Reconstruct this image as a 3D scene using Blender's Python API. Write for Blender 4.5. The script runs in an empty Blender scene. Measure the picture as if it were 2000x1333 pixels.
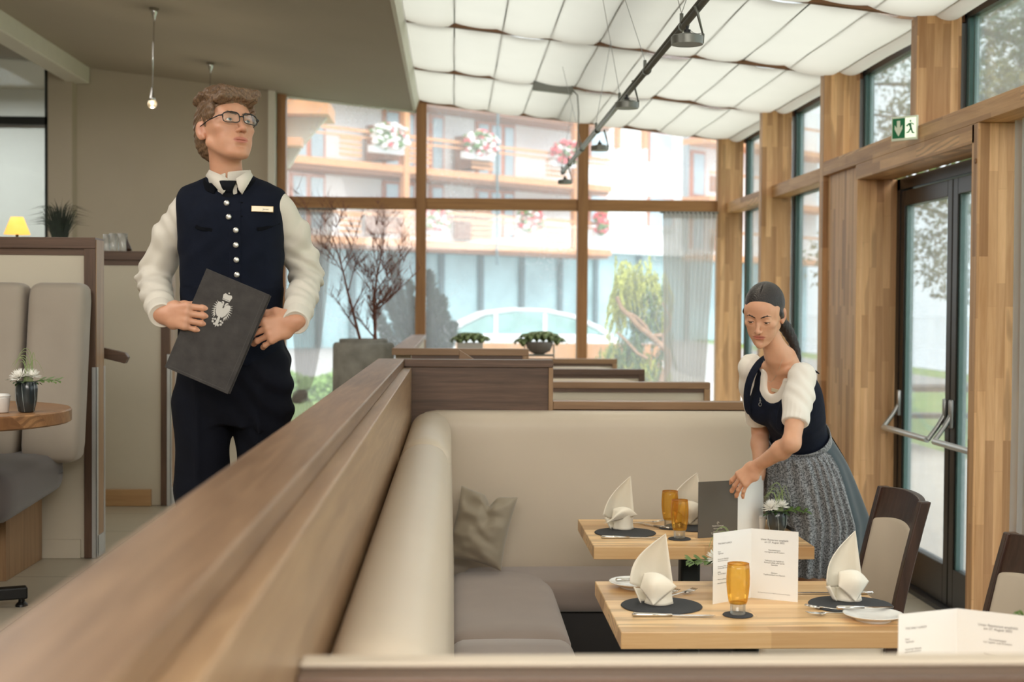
import bpy, bmesh, math, random
import numpy as np
from mathutils import Vector, Matrix, noise
random.seed(7)
PI = math.pi
sc = bpy.context.scene
COL = sc.collection

# ---------------------------------------------------------------- camera, sky, lights, exposure
F = 2778.0
CAMZ = 1.62
yaw = math.atan((1000 - 885) / F); pitch = -math.atan((666.5 - 596.8) / F); roll = 0.0070
fw = Vector((math.sin(yaw) * math.cos(pitch), math.cos(yaw) * math.cos(pitch), math.sin(pitch)))
rt0 = fw.cross(Vector((0, 0, 1))).normalized(); up0 = rt0.cross(fw)
rt = rt0 * math.cos(roll) + up0 * math.sin(roll); up = -rt0 * math.sin(roll) + up0 * math.cos(roll)
CP = Vector((0, 0, CAMZ))
cam = bpy.data.objects.new('camera', bpy.data.cameras.new('camera'))
COL.objects.link(cam)
m = Matrix((rt, up, -fw)).transposed().to_4x4(); m.translation = CP
cam.matrix_world = m
cam.data.sensor_width = 36; cam.data.lens = F / 2000 * 36
cam.data.clip_start = 0.05; cam.data.clip_end = 300
cam.data.dof.use_dof = True; cam.data.dof.focus_distance = 4.75; cam.data.dof.aperture_fstop = 3.6
sc.camera = cam
def at(x, y, Y):
    "world point at depth Y that the photograph shows at pixel (x, y)"
    d = fw * F + rt * (x - 1000) - up * (y - 666.5)
    return CP + d * (Y / d.y)

sc.view_settings.view_transform = 'Standard'
sc.view_settings.look = 'None'
sc.view_settings.gamma = 1
sc.view_settings.use_curve_mapping = False
sc.view_settings.exposure = 0.6
sc.cycles.max_bounces = 8
sc.cycles.diffuse_bounces = 5
sc.cycles.transparent_max_bounces = 24
sc.cycles.caustics_reflective = False; sc.cycles.caustics_refractive = False
sc.cycles.sample_clamp_indirect = 6

w = bpy.data.worlds.new('overcast_sky'); sc.world = w; w.use_nodes = True
nt = w.node_tree; bg = nt.nodes['Background']
tc = nt.nodes.new('ShaderNodeTexCoord'); sp = nt.nodes.new('ShaderNodeSeparateXYZ'); cr = nt.nodes.new('ShaderNodeValToRGB')
nt.links.new(tc.outputs['Generated'], sp.inputs[0]); nt.links.new(sp.outputs['Z'], cr.inputs[0]); nt.links.new(cr.outputs[0], bg.inputs[0])
cr.color_ramp.elements[0].position = 0.0; cr.color_ramp.elements[0].color = (0.80, 0.87, 0.92, 1)
cr.color_ramp.elements[1].position = 0.6; cr.color_ramp.elements[1].color = (1.0, 1.0, 1.0, 1)
bg.inputs[1].default_value = 1.6

def light(name, kind, loc, rot, energy, color=(1, 1, 1), size=1, sy=None, spot=None):
    l = bpy.data.lights.new(name, kind); l.energy = energy; l.color = color
    if kind == 'AREA':
        l.size = size
        if sy: l.shape = 'RECTANGLE'; l.size_y = sy
    elif kind == 'SUN': l.angle = size
    else: l.shadow_soft_size = size
    if spot: l.spot_size = spot; l.spot_blend = 0.6
    o = bpy.data.objects.new(name, l); o.location = loc; o.rotation_euler = rot; COL.objects.link(o); return o
light('sun_behind_clouds', 'SUN', (0, 0, 9), (math.radians(38), math.radians(32), 0), 1.6, (1.0, 0.96, 0.9), math.radians(40))
light('fill_light_corridor', 'AREA', (-2.4, 3.9, 3.45), (math.radians(14), 0, 0), 62, (1.0, 0.955, 0.89), 1.4, 3.6)  # added soft fill over the corridor, no real fitting there
light('fill_light_rear', 'AREA', (0.4, -1.0, 3.25), (math.radians(38), 0, 0), 215, (1.0, 0.955, 0.90), 4.2, 1.8)  # large fill added above and behind the camera to brighten the room
light('fill_light_left_room', 'AREA', (-3.0, 9.6, 3.45), (0, 0, 0), 24, (1.0, 0.94, 0.85), 1.6, 4.0)  # another added fill, lifts the far left side

# ---------------------------------------------------------------- materials
MATS = {}
def nodes(name):
    m_ = bpy.data.materials.new(name); m_.use_nodes = True; MATS[name] = m_
    t = m_.node_tree; return m_, t, t.nodes['Principled BSDF']
def rgb(h):
    h = h.lstrip('#'); v = [int(h[i:i + 2], 16) / 255 for i in (0, 2, 4)]
    return tuple(((c / 12.92) if c <= .04045 else ((c + .055) / 1.055) ** 2.4) for c in v) + (1,)
def lk(t, a, b): t.links.new(a, b)
def texco(t, scale=(1, 1, 1), rot=(0, 0, 0), out='Object', loc=(0, 0, 0)):
    c = t.nodes.new('ShaderNodeTexCoord'); mp = t.nodes.new('ShaderNodeMapping')
    mp.inputs['Scale'].default_value = scale; mp.inputs['Rotation'].default_value = rot; mp.inputs['Location'].default_value = loc
    lk(t, c.outputs[out], mp.inputs[0]); return mp.outputs[0]
def ramp(t, fac, stops):
    r = t.nodes.new('ShaderNodeValToRGB'); e = r.color_ramp.elements
    e[0].position, e[0].color = stops[0][0], stops[0][1]
    e[1].position, e[1].color = stops[-1][0], stops[-1][1]
    for p, c in stops[1:-1]:
        n = e.new(p); n.color = c
    lk(t, fac, r.inputs[0]); return r.outputs[0]
def noise_t(t, vec, scale, detail=4, rough=0.5, dist=0):
    n = t.nodes.new('ShaderNodeTexNoise'); n.inputs['Scale'].default_value = scale
    n.inputs['Detail'].default_value = detail; n.inputs['Roughness'].default_value = rough; n.inputs['Distortion'].default_value = dist
    lk(t, vec, n.inputs['Vector']); return n.outputs['Fac']
def bump(t, b, h, strength=0.2, dist=0.005):
    n = t.nodes.new('ShaderNodeBump'); n.inputs['Strength'].default_value = strength; n.inputs['Distance'].default_value = dist
    lk(t, h, n.inputs['Height']); lk(t, n.outputs[0], b.inputs['Normal'])
def mixc(t, f, a, b, mode='MIX'):
    n = t.nodes.new('ShaderNodeMix'); n.data_type = 'RGBA'; n.blend_type = mode
    if isinstance(f, (int, float)): n.inputs[0].default_value = f
    else: lk(t, f, n.inputs[0])
    for v, k in ((a, 6), (b, 7)):
        if isinstance(v, tuple): n.inputs[k].default_value = v
        else: lk(t, v, n.inputs[k])
    return n.outputs[2]
def plain(name, col, rough=0.5, metal=0, var=0.06, vs=6, bmp=0, bs=200, spec=None, sheen=0, coat=0):
    m_, t, b = nodes(name)
    c = rgb(col) if isinstance(col, str) else col
    vec = texco(t)
    f = noise_t(t, vec, vs)
    lo = tuple(x * (1 - var) for x in c[:3]) + (1,); hi = tuple(min(1, x * (1 + var)) for x in c[:3]) + (1,)
    lk(t, ramp(t, f, [(0.3, lo), (0.7, hi)]), b.inputs['Base Color'])
    b.inputs['Roughness'].default_value = rough; b.inputs['Metallic'].default_value = metal
    if spec is not None: b.inputs['Specular IOR Level'].default_value = spec
    if sheen: b.inputs['Sheen Weight'].default_value = sheen
    if coat: b.inputs['Coat Weight'].default_value = coat
    if bmp: bump(t, b, noise_t(t, vec, bs), bmp, 0.002)
    return m_
def wood(name, c1, c2, axis='X', rough=0.45, gs=1.0, contrast=1.0, stave=None, bmp=0.08):
    "grain runs along axis; stave=(width, length) adds glued staves of different tone"
    m_, t, b = nodes(name)
    k = {'X': (0.6, 12, 12), 'Y': (12, 0.6, 12), 'Z': (12, 12, 0.6)}[axis]
    v = texco(t, tuple(q * gs for q in k))
    n1 = noise_t(t, v, 2.2, 6, 0.6, 0.8)
    v2 = texco(t, tuple(q * gs * 6 for q in k)); n2 = noise_t(t, v2, 3, 3)
    A, B = rgb(c1), rgb(c2)
    c = ramp(t, n1, [(0.32, A), (0.68, B)])
    c = mixc(t, ramp(t, n2, [(0.35, (0, 0, 0, 1)), (0.75, (0.35 * contrast,) * 3 + (1,))]), c, A)
    if stave:
        cc = t.nodes.new('ShaderNodeTexCoord'); s_ = t.nodes.new('ShaderNodeSeparateXYZ'); lk(t, cc.outputs['Object'], s_.inputs[0])
        ad = t.nodes.new('ShaderNodeMath'); ad.operation = 'ADD'
        o2 = {'X': ('Y', 'Z'), 'Y': ('X', 'Z'), 'Z': ('X', 'Y')}[axis]
        lk(t, s_.outputs[o2[0]], ad.inputs[0]); lk(t, s_.outputs[o2[1]], ad.inputs[1])
        cb = t.nodes.new('ShaderNodeCombineXYZ'); lk(t, s_.outputs[axis], cb.inputs[0]); lk(t, ad.outputs[0], cb.inputs[1])
        br = t.nodes.new('ShaderNodeTexBrick'); lk(t, cb.outputs[0], br.inputs['Vector'])
        br.inputs['Scale'].default_value = 1; br.inputs['Brick Width'].default_value = stave[1]; br.inputs['Row Height'].default_value = stave[0]
        br.inputs['Mortar Size'].default_value = 0.0006; br.offset = 0.37; br.offset_frequency = 2; br.squash = 0.7; br.squash_frequency = 3
        br.inputs['Color1'].default_value = (0, 0, 0, 1); br.inputs['Color2'].default_value = (1, 1, 1, 1); br.inputs['Mortar'].default_value = (0.2, 0.2, 0.2, 1)
        sv = ramp(t, br.outputs['Color'], [(0, (0.60, 0.52, 0.44, 1)), (0.45, (0.95, 0.92, 0.88, 1)), (1, (1.18, 1.18, 1.16, 1))])
        c = mixc(t, 1.0, c, sv, 'MULTIPLY')
        # occasional cathedral figure
        wv = t.nodes.new('ShaderNodeTexWave'); wv.wave_type = 'RINGS'; wv.inputs['Scale'].default_value = 9; wv.inputs['Distortion'].default_value = 7
        wv.inputs['Detail'].default_value = 2; wv.inputs['Detail Scale'].default_value = 0.7
        lk(t, texco(t, {'Z': (1.6, 1.6, 0.25), 'Y': (1.6, .25, 1.6), 'X': (.25, 1.6, 1.6)}[axis]), wv.inputs['Vector'])
        mk = ramp(t, br.outputs['Color'], [(0.80, (0, 0, 0, 1)), (0.86, (0.55,) * 3 + (1,))])
        c = mixc(t, mk, c, mixc(t, ramp(t, wv.outputs['Fac'], [(0.45, (0, 0, 0, 1)), (0.8, (1, 1, 1, 1))]), c, tuple(q * .55 for q in A[:3]) + (1,)))
    lk(t, c, b.inputs['Base Color']); b.inputs['Roughness'].default_value = rough
    if bmp: bump(t, b, n2, bmp, 0.002)
    return m_
def glass_sheet(name, tint=(1, 1, 1, 1), refl=0.08, dirt=0.0, haze_veil=0.0):
    "thin window pane: clear with a fresnel reflection"
    m_ = bpy.data.materials.new(name); m_.use_nodes = True; t = m_.node_tree; t.nodes.clear(); MATS[name] = m_
    o = t.nodes.new('ShaderNodeOutputMaterial'); mx = t.nodes.new('ShaderNodeMixShader'); tr = t.nodes.new('ShaderNodeBsdfTransparent'); gl = t.nodes.new('ShaderNodeBsdfGlossy')
    tr.inputs[0].default_value = tint; gl.inputs['Roughness'].default_value = 0.02
    fr = t.nodes.new('ShaderNodeLayerWeight'); fr.inputs[0].default_value = 0.2
    ma = t.nodes.new('ShaderNodeMath'); ma.operation = 'MULTIPLY_ADD'; ma.inputs[1].default_value = 0.6; ma.inputs[2].default_value = refl * 0.5
    lk(t, fr.outputs['Fresnel'], ma.inputs[0]); lk(t, ma.outputs[0], mx.inputs[0]); lk(t, tr.outputs[0], mx.inputs[1]); lk(t, gl.outputs[0], mx.inputs[2])
    if dirt:  # dirt specks, plus an even veil that paints haze over the view outside
        df = t.nodes.new('ShaderNodeBsdfTranslucent'); m2 = t.nodes.new('ShaderNodeMixShader')
        df.inputs[0].default_value = (0.9, 0.95, 1, 1)
        f = noise_t(t, texco(t), 55, 6, 0.75); f2 = noise_t(t, texco(t), 1.3, 3, 0.6)
        r1 = ramp(t, f, [(0.55, (0, 0, 0, 1)), (0.66, (1, 1, 1, 1))]); r2 = ramp(t, f2, [(0.42, (0, 0, 0, 1)), (0.62, (1, 1, 1, 1))])
        mm = mixc(t, 1.0, r1, r2, 'MULTIPLY'); ml = t.nodes.new('ShaderNodeMath'); ml.operation = 'MULTIPLY'; ml.inputs[1].default_value = dirt; mv = t.nodes.new('ShaderNodeMath'); mv.inputs[1].default_value = haze_veil; mv.use_clamp = True
        lk(t, mm, ml.inputs[0]); lk(t, ml.outputs[0], mv.inputs[0]); lk(t, mv.outputs[0], m2.inputs[0]); lk(t, mx.outputs[0], m2.inputs[1]); lk(t, df.outputs[0], m2.inputs[2]); lk(t, m2.outputs[0], o.inputs[0])
    else: lk(t, mx.outputs[0], o.inputs[0])
    return m_
def cloth_thin(name, col, transl=0.5, alpha=1.0, rough=0.9, stripe=None):
    "fabric that lets light through: diffuse + translucent (+ open weave)"
    m_ = bpy.data.materials.new(name); m_.use_nodes = True; t = m_.node_tree; t.nodes.clear(); MATS[name] = m_
    o = t.nodes.new('ShaderNodeOutputMaterial'); mx = t.nodes.new('ShaderNodeMixShader'); df = t.nodes.new('ShaderNodeBsdfDiffuse'); tl = t.nodes.new('ShaderNodeBsdfTranslucent')
    c = rgb(col); f = noise_t(t, texco(t), 3)
    cc = ramp(t, f, [(0.3, tuple(q * .97 for q in c[:3]) + (1,)), (0.7, c)])
    lk(t, cc, df.inputs[0]); lk(t, cc, tl.inputs[0]); mx.inputs[0].default_value = transl
    lk(t, df.outputs[0], mx.inputs[1]); lk(t, tl.outputs[0], mx.inputs[2]); out = mx.outputs[0]
    if alpha < 1:
        tr = t.nodes.new('ShaderNodeBsdfTransparent'); m2 = t.nodes.new('ShaderNodeMixShader'); m2.inputs[0].default_value = alpha
        lk(t, tr.outputs[0], m2.inputs[1]); lk(t, out, m2.inputs[2]); out = m2.outputs[0]
    lk(t, out, o.inputs[0]); return m_
def emit(name, col, strength):
    m_, t, b = nodes(name); b.inputs['Base Color'].default_value = rgb(col)
    b.inputs['Emission Color'].default_value = rgb(col); b.inputs['Emission Strength'].default_value = strength; return m_

plain('plaster', '#b3a999', 0.92, var=0.03, vs=2, bmp=0.15, bs=90)
plain('gypsum_ceiling', '#aba294', 0.92, var=0.03, vs=1.5)
plain('white_paint', '#d9d6cd', 0.8, var=0.02)
plain('panel_cream', '#c9c0ad', 0.7, var=0.03, vs=2, bmp=0.08, bs=150)
wood('glulam', '#bd8f60', '#dfb588', 'Z', 0.5, 1, 0.8, (0.042, 0.62))
wood('glulam_beam', '#b78a5c', '#d9ad7b', 'Y', 0.5, 1, 0.7, (0.05, 0.9))
wood('facade_post', '#8a5f38', '#a87a4a', 'Z', 0.5, 1, 0.7)
wood('facade_rail', '#906439', '#ae7f4c', 'X', 0.5, 1, 0.7)
wood('rafter', '#6d4a2c', '#8a6040', 'X', 0.6)
wood('oak_dark_x', '#4b3729', '#6e5341', 'X', 0.42, 1.6, 1.2)
wood('oak_dark_y', '#6a4f38', '#8d6f54', 'Y', 0.36, 1.6, 1.0)
wood('oak_dark_z', '#4b3729', '#6e5341', 'Z', 0.42, 1.6, 1.2)
wood('oak_rail_x', '#7e5f43', '#9c7b5a', 'X', 0.4, 1.2, 1.0)
wood('oak_rail_y', '#86684c', '#a88a69', 'Y', 0.33, 1.2, 1.0)
wood('oak_rail_z', '#8a6a4c', '#a98763', 'Z', 0.4, 1.2, 1.0)
wood('oak_table', '#d8ae7a', '#eccb9c', 'X', 0.38, 0.8, 0.9, (0.115, 1.9))
wood('oak_round_table', '#8a6240', '#a97f56', 'X', 0.4, 0.8, 0.7, (0.11, 1.4))
wood('oak_skirting', '#a98257', '#c39d70', 'X', 0.5, 1, 0.8)
wood('chair_wood', '#2e1e17', '#463026', 'Z', 0.3, 1.5, 1.0)
plain('leather_beige', '#c4b6a3', 0.42, var=0.025, vs=3, bmp=0.05, bs=300, spec=0.4)
plain('fabric_high_back', '#a3988a', 0.85, var=0.04, bmp=0.25, bs=500, sheen=0.2)
plain('fabric_seat', '#918279', 0.9, var=0.05, bmp=0.3, bs=600, sheen=0.3)
plain('fabric_seat_grey', '#5c5654', 0.9, var=0.05, bmp=0.3, bs=600, sheen=0.3)
plain('bench_base', '#35312f', 0.8, var=0.05)
plain('pillow_taupe', '#958a78', 0.65, var=0.05, sheen=0.3)
plain('black_metal', '#1c1c1c', 0.4, 0.5)
plain('dark_green_metal', '#1d211f', 0.45, 0.4)
plain('steel', '#a0a19f', 0.3, 0.95)
plain('brushed_aluminium', '#c8cac9', 0.38, 0.75)
plain('chrome', '#c9c9c9', 0.12, 1.0)
plain('lamp_grey', '#74756f', 0.4, 0.7)
plain('window_frame_dark', '#262a29', 0.4, 0.3)
plain('glass_edge', '#4c6b69', 0.3, 0, spec=0.8)
plain('door_frame', '#2b2723', 0.35, 0.35)
plain('concrete_pot', '#8f8d86', 0.9, var=0.25, vs=9, bmp=0.4, bs=60)
glass_sheet('pane_facade', (0.97, 0.99, 1, 1), 0.03, 0.40, 0.13)
glass_sheet('pane_side', (0.95, 0.98, 0.98, 1), 0.05, 0.25, 0.06)
glass_sheet('pane_left', (0.85, 0.88, 0.88, 1), 0.25)
cloth_thin('blind_cloth', '#e0dcd0', 0.60)
cloth_thin('sheer_curtain', '#b4ada7', 0.5, 0.58)
cloth_thin('sheer_curtain_right', '#dddbd8', 0.6, 0.78)

# floor tiles
m_, t, b = nodes('floor_tiles')
br = t.nodes.new('ShaderNodeTexBrick'); lk(t, texco(t, loc=(0.37, 0.0, 0)), br.inputs[0]); br.offset = 0.0
br.inputs['Scale'].default_value = 1; br.inputs['Brick Width'].default_value = 1.2; br.inputs['Row Height'].default_value = 0.6
br.inputs['Mortar Size'].default_value = 0.004; br.inputs['Color1'].default_value = rgb('#b1a794'); br.inputs['Color2'].default_value = rgb('#b7ae9c'); br.inputs['Mortar'].default_value = rgb('#544a3c')
lk(t, mixc(t, 0.25, br.outputs[0], ramp(t, noise_t(t, texco(t), 4), [(0.3, rgb('#a59b88')), (0.7, rgb('#bdb4a2'))])), b.inputs['Base Color'])
b.inputs['Roughness'].default_value = 0.34

# ---------------------------------------------------------------- geometry helpers
class MB:
    def __init__(s): s.bm = bmesh.new()
    def box(s, x0, x1, y0, y1, z0, z1, bev=0, seg=2, M=None):
        r = bmesh.ops.create_cube(s.bm, size=1)
        vs = r['verts']
        for v in vs: v.co = Vector(((x0 + x1) / 2 + v.co.x * (x1 - x0), (y0 + y1) / 2 + v.co.y * (y1 - y0), (z0 + z1) / 2 + v.co.z * (z1 - z0)))
        if bev:
            es = list({e for v in vs for e in v.link_edges})
            q = bmesh.ops.bevel(s.bm, geom=es, offset=bev, segments=seg, affect='EDGES', profile=0.5)
            vs = list({v for v in q['verts']} | {v for v in vs if v.is_valid})
        if M is not None:
            for v in vs: v.co = M @ v.co
        return s
    def cyl(s, a, b_, r, r2=None, n=16, cap=True):
        a, b_ = Vector(a), Vector(b_); d = b_ - a; L = d.length
        if L < 1e-6: return s
        M = Matrix.Translation((a + b_) / 2) @ d.to_track_quat('Z', 'Y').to_matrix().to_4x4()
        bmesh.ops.create_cone(s.bm, cap_ends=cap, segments=n, radius1=r, radius2=r if r2 is None else r2, depth=L, matrix=M)
        return s
    def lathe(s, prof, c=(0, 0, 0), n=32, M=None, flute=None):
        rings = []
        for r, z in prof:
            ring = []
            for i in range(n):
                a = 2 * PI * i / n
                rr = r * (flute(a, z) if flute else 1)
                p = Vector((c[0] + rr * math.cos(a), c[1] + rr * math.sin(a), c[2] + z))
                ring.append(s.bm.verts.new(M @ p if M else p))
            rings.append(ring)
        for A, B in zip(rings, rings[1:]):
            for i in range(n):
                s.bm.faces.new((A[i], A[(i + 1) % n], B[(i + 1) % n], B[i]))
        for R_, (r, z) in ((rings[0][::-1], prof[0]), (rings[-1], prof[-1])):
            if r > 1e-5: s.bm.faces.new(R_)
        return s
    def tube(s, pts, r, n=8, close=False):
        pts = [Vector(p) for p in pts]; rs = r if isinstance(r, (list, tuple)) else [r] * len(pts)
        rings = []; prev = None
        for i, p in enumerate(pts):
            tg = (pts[min(i + 1, len(pts) - 1)] - pts[max(i - 1, 0)])
            if tg.length < 1e-9: tg = Vector((0, 0, 1))
            tg.normalize()
            if prev is None: nx = tg.orthogonal().normalized()
            else:
                nx = prev - tg * prev.dot(tg)
                nx = nx.normalized() if nx.length > 1e-6 else tg.orthogonal().normalized()
            prev = nx; ny = tg.cross(nx)
            rings.append([s.bm.verts.new(p + (nx * math.cos(2 * PI * k / n) + ny * math.sin(2 * PI * k / n)) * rs[i]) for k in range(n)])
        for A, B in zip(rings, rings[1:]):
            for k in range(n): s.bm.faces.new((A[k], A[(k + 1) % n], B[(k + 1) % n], B[k]))
        s.bm.faces.new(rings[0][::-1]); s.bm.faces.new(rings[-1]); return s
    def grid(s, f, nu, nv, closeu=False):
        V = [[s.bm.verts.new(f(i / nu, j / nv)) for j in range(nv + 1)] for i in range(nu + (0 if closeu else 1))]
        N = len(V)
        for i in range(nu):
            for j in range(nv):
                s.bm.faces.new((V[i][j], V[(i + 1) % N][j], V[(i + 1) % N][j + 1], V[i][j + 1]))
        return s
    def prism(s, poly, y0, y1, M=None):
        "poly in XZ, extruded along Y"
        A = [s.bm.verts.new((p[0], y0, p[1])) for p in poly]; B = [s.bm.verts.new((p[0], y1, p[1])) for p in poly]
        s.bm.faces.new(A); s.bm.faces.new(B[::-1]); n = len(poly)
        for i in range(n): s.bm.faces.new((A[i], B[i], B[(i + 1) % n], A[(i + 1) % n]))
        if M is not None:
            for v in A + B: v.co = M @ v.co
        return s
    def ball(s, c, r, sc_=(1, 1, 1), n=16, M=None):
        MM = Matrix.Translation(c) @ Matrix.Diagonal((*sc_, 1)); 
        if M is not None: MM = M @ MM
        bmesh.ops.create_uvsphere(s.bm, u_segments=n, v_segments=max(6, n // 2), radius=r, matrix=MM); return s
    def xf(s, M):
        for v in s.bm.verts: v.co = M @ v.co
        return s
    def build(s, name, mat, parent=None, smooth=False, world=False, solid=0, sub=0, bevel=0, solid_off=0):
        me = bpy.data.meshes.new(name)
        bmesh.ops.recalc_face_normals(s.bm, faces=s.bm.faces)
        if world and parent is not None:
            bpy.context.view_layer.update()
            inv = parent_mat(parent).inverted()
            for v in s.bm.verts: v.co = inv @ v.co
        s.bm.to_mesh(me); s.bm.free()
        return link_mesh(name, me, mat, parent, smooth, solid, sub, bevel, solid_off)
def parent_mat(p):
    M = Matrix.Identity(4)
    while p is not None:
        M = p.matrix_basis @ M; p = p.parent
    return M
def link_mesh(name, me, mat, parent=None, smooth=False, solid=0, sub=0, bevel=0, solid_off=0):
    o = bpy.data.objects.new(name, me); COL.objects.link(o)
    me.materials.append(MATS[mat] if isinstance(mat, str) else mat)
    if smooth:
        me.polygons.foreach_set('use_smooth', [True] * len(me.polygons))
        if smooth == 'auto':
            try: me.set_sharp_from_angle(angle=math.radians(40))
            except Exception: pass
    if solid:
        q = o.modifiers.new('solid', 'SOLIDIFY'); q.thickness = solid; q.offset = solid_off
    if bevel:
        q = o.modifiers.new('bevel', 'BEVEL'); q.width = bevel; q.segments = 2; q.limit_method = 'ANGLE'
    if sub:
        q = o.modifiers.new('sub', 'SUBSURF'); q.levels = sub; q.render_levels = sub
    if parent is not None: o.parent = parent
    return o
def tag(o, label, cat=None, group=None, kind=None):
    if label: o['label'] = label
    if cat: o['category'] = cat
    if group: o['group'] = group
    if kind: o['kind'] = kind
    return o
def thing(name, label, cat, loc=(0, 0, 0), rz=0, group=None):
    o = bpy.data.objects.new(name, None); COL.objects.link(o); o.empty_display_size = 0.1
    o.location = loc; o.rotation_euler = (0, 0, rz); return tag(o, label, cat, group)
def struct(name, label=None, loc=(0, 0, 0)):
    o = bpy.data.objects.new(name, None); COL.objects.link(o); o.location = loc; o['kind'] = 'structure'
    if label: o['label'] = label
    return o
def dup(root, loc, rz=None, label=None, group=None, scale=None):
    def cp(o, par):
        c = o.copy(); COL.objects.link(c)
        if par is not None: c.parent = par
        for ch in [q for q in bpy.data.objects if q.parent is o]: cp(ch, c)
        return c
    r = cp(root, None); r.location = loc
    if rz is not None: r.rotation_euler = (0, 0, rz)
    if label: r['label'] = label
    if group: r['group'] = group
    if scale: r.scale = (scale,) * 3
    return r
def S(o): o['kind'] = 'structure'; return o
def bez(p0, p1, p2, p3, n=12):
    p0, p1, p2, p3 = map(Vector, (p0, p1, p2, p3))
    return [p0 * (1 - t) ** 3 + p1 * 3 * t * (1 - t) ** 2 + p2 * 3 * t * t * (1 - t) + p3 * t ** 3 for t in [i / n for i in range(n + 1)]]
# ================================================================ the room
XI, XO = 2.40, 2.635            # glulam fins: inner and outer face
BAY = 1.855; FR = [7.385 + BAY * k for k in range(-5, 4)]   # fin positions along Y (last one = corner)
YF = 12.95                      # gable facade
CZ = 0.47                       # raised corridor floor
def roofz(x): return 3.16 - 0.1105 * (x - 2.40)
S(MB().box(-0.30, 2.80, -4.0, YF + .05, -0.2, 0.0).build('floor', 'floor_tiles'))
S(MB().box(-7.5, -0.30, -4.0, YF + .05, -0.2, CZ).build('floor', 'floor_tiles'))
# sloping plaster ceiling with its pale fascia
def slab(x0, x1, z0, z1, y0, y1, th): return MB().prism([(x0, z0), (x1, z1), (x1, z1 + th), (x0, z0 + th)], y0, y1)
S(slab(-3.28, -0.375, 3.375 + 2.905 * .115, 3.375, -4, YF, .3).build('ceiling', 'gypsum_ceiling'))
S(slab(-7.5, -3.28, 3.93, 3.75, -4, YF, .3).build('ceiling', 'gypsum_ceiling'))
S(MB().prism([(-.375, 3.372), (-.350, 3.374), (-.318, 3.47), (-.318, 3.9), (-.375, 3.9)], -4, YF).build('trim_1', 'white_paint'))
S(MB().box(-3.42, -3.24, -4, 12.84, 3.56, 4.0, .01).build('trim_2', 'white_paint'))
S(MB().box(-3.36, -1.62, 12.86, 13.1, 0, 4.1).build('wall_back', 'plaster'))
S(MB().box(-1.66, -1.60, 12.80, 13.1, CZ, 3.9).build('trim_3', 'white_paint'))
S(MB().box(-3.57, -3.36, 12.7, 13.1, 0, 4.2).build('wall_left', 'plaster'))
S(MB().box(-7.5, 3.2, -4.2, -4.0, -0.2, 4.2).build('wall_rear', 'plaster'))
S(MB().box(-7.7, -7.5, -4.2, 16.5, -0.2, 4.2).build('wall_side', 'plaster'))
S(MB().box(-7.5, -3.36, 16.2, 16.5, -0.2, 4.2).build('wall_far', 'white_paint'))
S(MB().box(-7.5, -3.36, YF, 16.5, -0.2, CZ).build('floor', 'floor_tiles'))
S(MB().box(-7.5, -3.3, YF, 16.5, 4.0, 4.2).build('ceiling', 'gypsum_ceiling'))
S(MB().box(-3.40, -3.3, 13.1, 16.5, -0.2, 4.1).build('wall_inner', 'white_paint'))
# glazed screen on the left, dark profiles
ws = struct('window_1')
g = MB()
for x in (-6.9, -5.3, -3.62): g.box(x, x + .06, 12.78, 12.86, CZ, 4.0)
for z in (CZ, 3.19, 3.93): g.box(-7.5, -3.56, 12.78, 12.86, z, z + .07)
g.build('frame', 'window_frame_dark', ws)
g = MB()
for z in (3.26, 3.90): g.box(-7.5, -3.62, 12.79, 12.85, z - .10, z - .075)
g.build('glazing_bead', 'steel', ws)
MB().box(-7.5, -3.56, 12.81, 12.82, CZ, 3.97).build('pane', 'pane_left', ws)
# doorway seen through the screen
S(MB().box(-4.02, -3.9, 16.10, 16.25, 1.5, 2.75).build('trim_4', 'gypsum_ceiling'))
light('back_room_ceiling_light', 'AREA', (-5.2, 14.4, 3.9), (0, 0, 0), 90, (0.92, 0.97, 1.0), 1.6, 1.6)

# gable facade: timber posts, rail, panes
wf = struct('window_2')
PX = [(-1.595, -1.52), (-.345, -.252), (1.128, 1.222)]
for x0, x1 in PX: MB().box(x0, x1, YF - .02, YF + .12, 0.3, 3.9, .004).build('post', 'facade_post', wf)
segs = [(-1.52, -.345), (-.252, 1.128), (1.222, 2.40)]
for a_, b_ in segs:
    MB().box(a_, b_, YF, YF + .10, 2.488, 2.592, .004).build('rail', 'facade_rail', wf)
    MB().box(a_, b_, YF, YF + .10, 0.0, CZ + .05, .004).build('sill', 'facade_rail', wf)
    MB().box(a_, b_, YF + .055, YF + .061, 0.4, 2.50).build('pane', 'pane_facade', wf)
    MB().box(a_, b_, YF + .055, YF + .061, 2.58, 3.85).build('pane', 'pane_facade', wf)
MB().prism([(-1.52, 3.50), (-.32, 3.375), (-.32, 4), (-1.52, 4)], YF, YF + .2).build('head', 'gypsum_ceiling', wf)
MB().prism([(-.32, 3.52), (2.64, roofz(2.64) + .055), (2.64, 4), (-.32, 4)], YF, YF + .1).build('head', 'rafter', wf)

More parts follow.
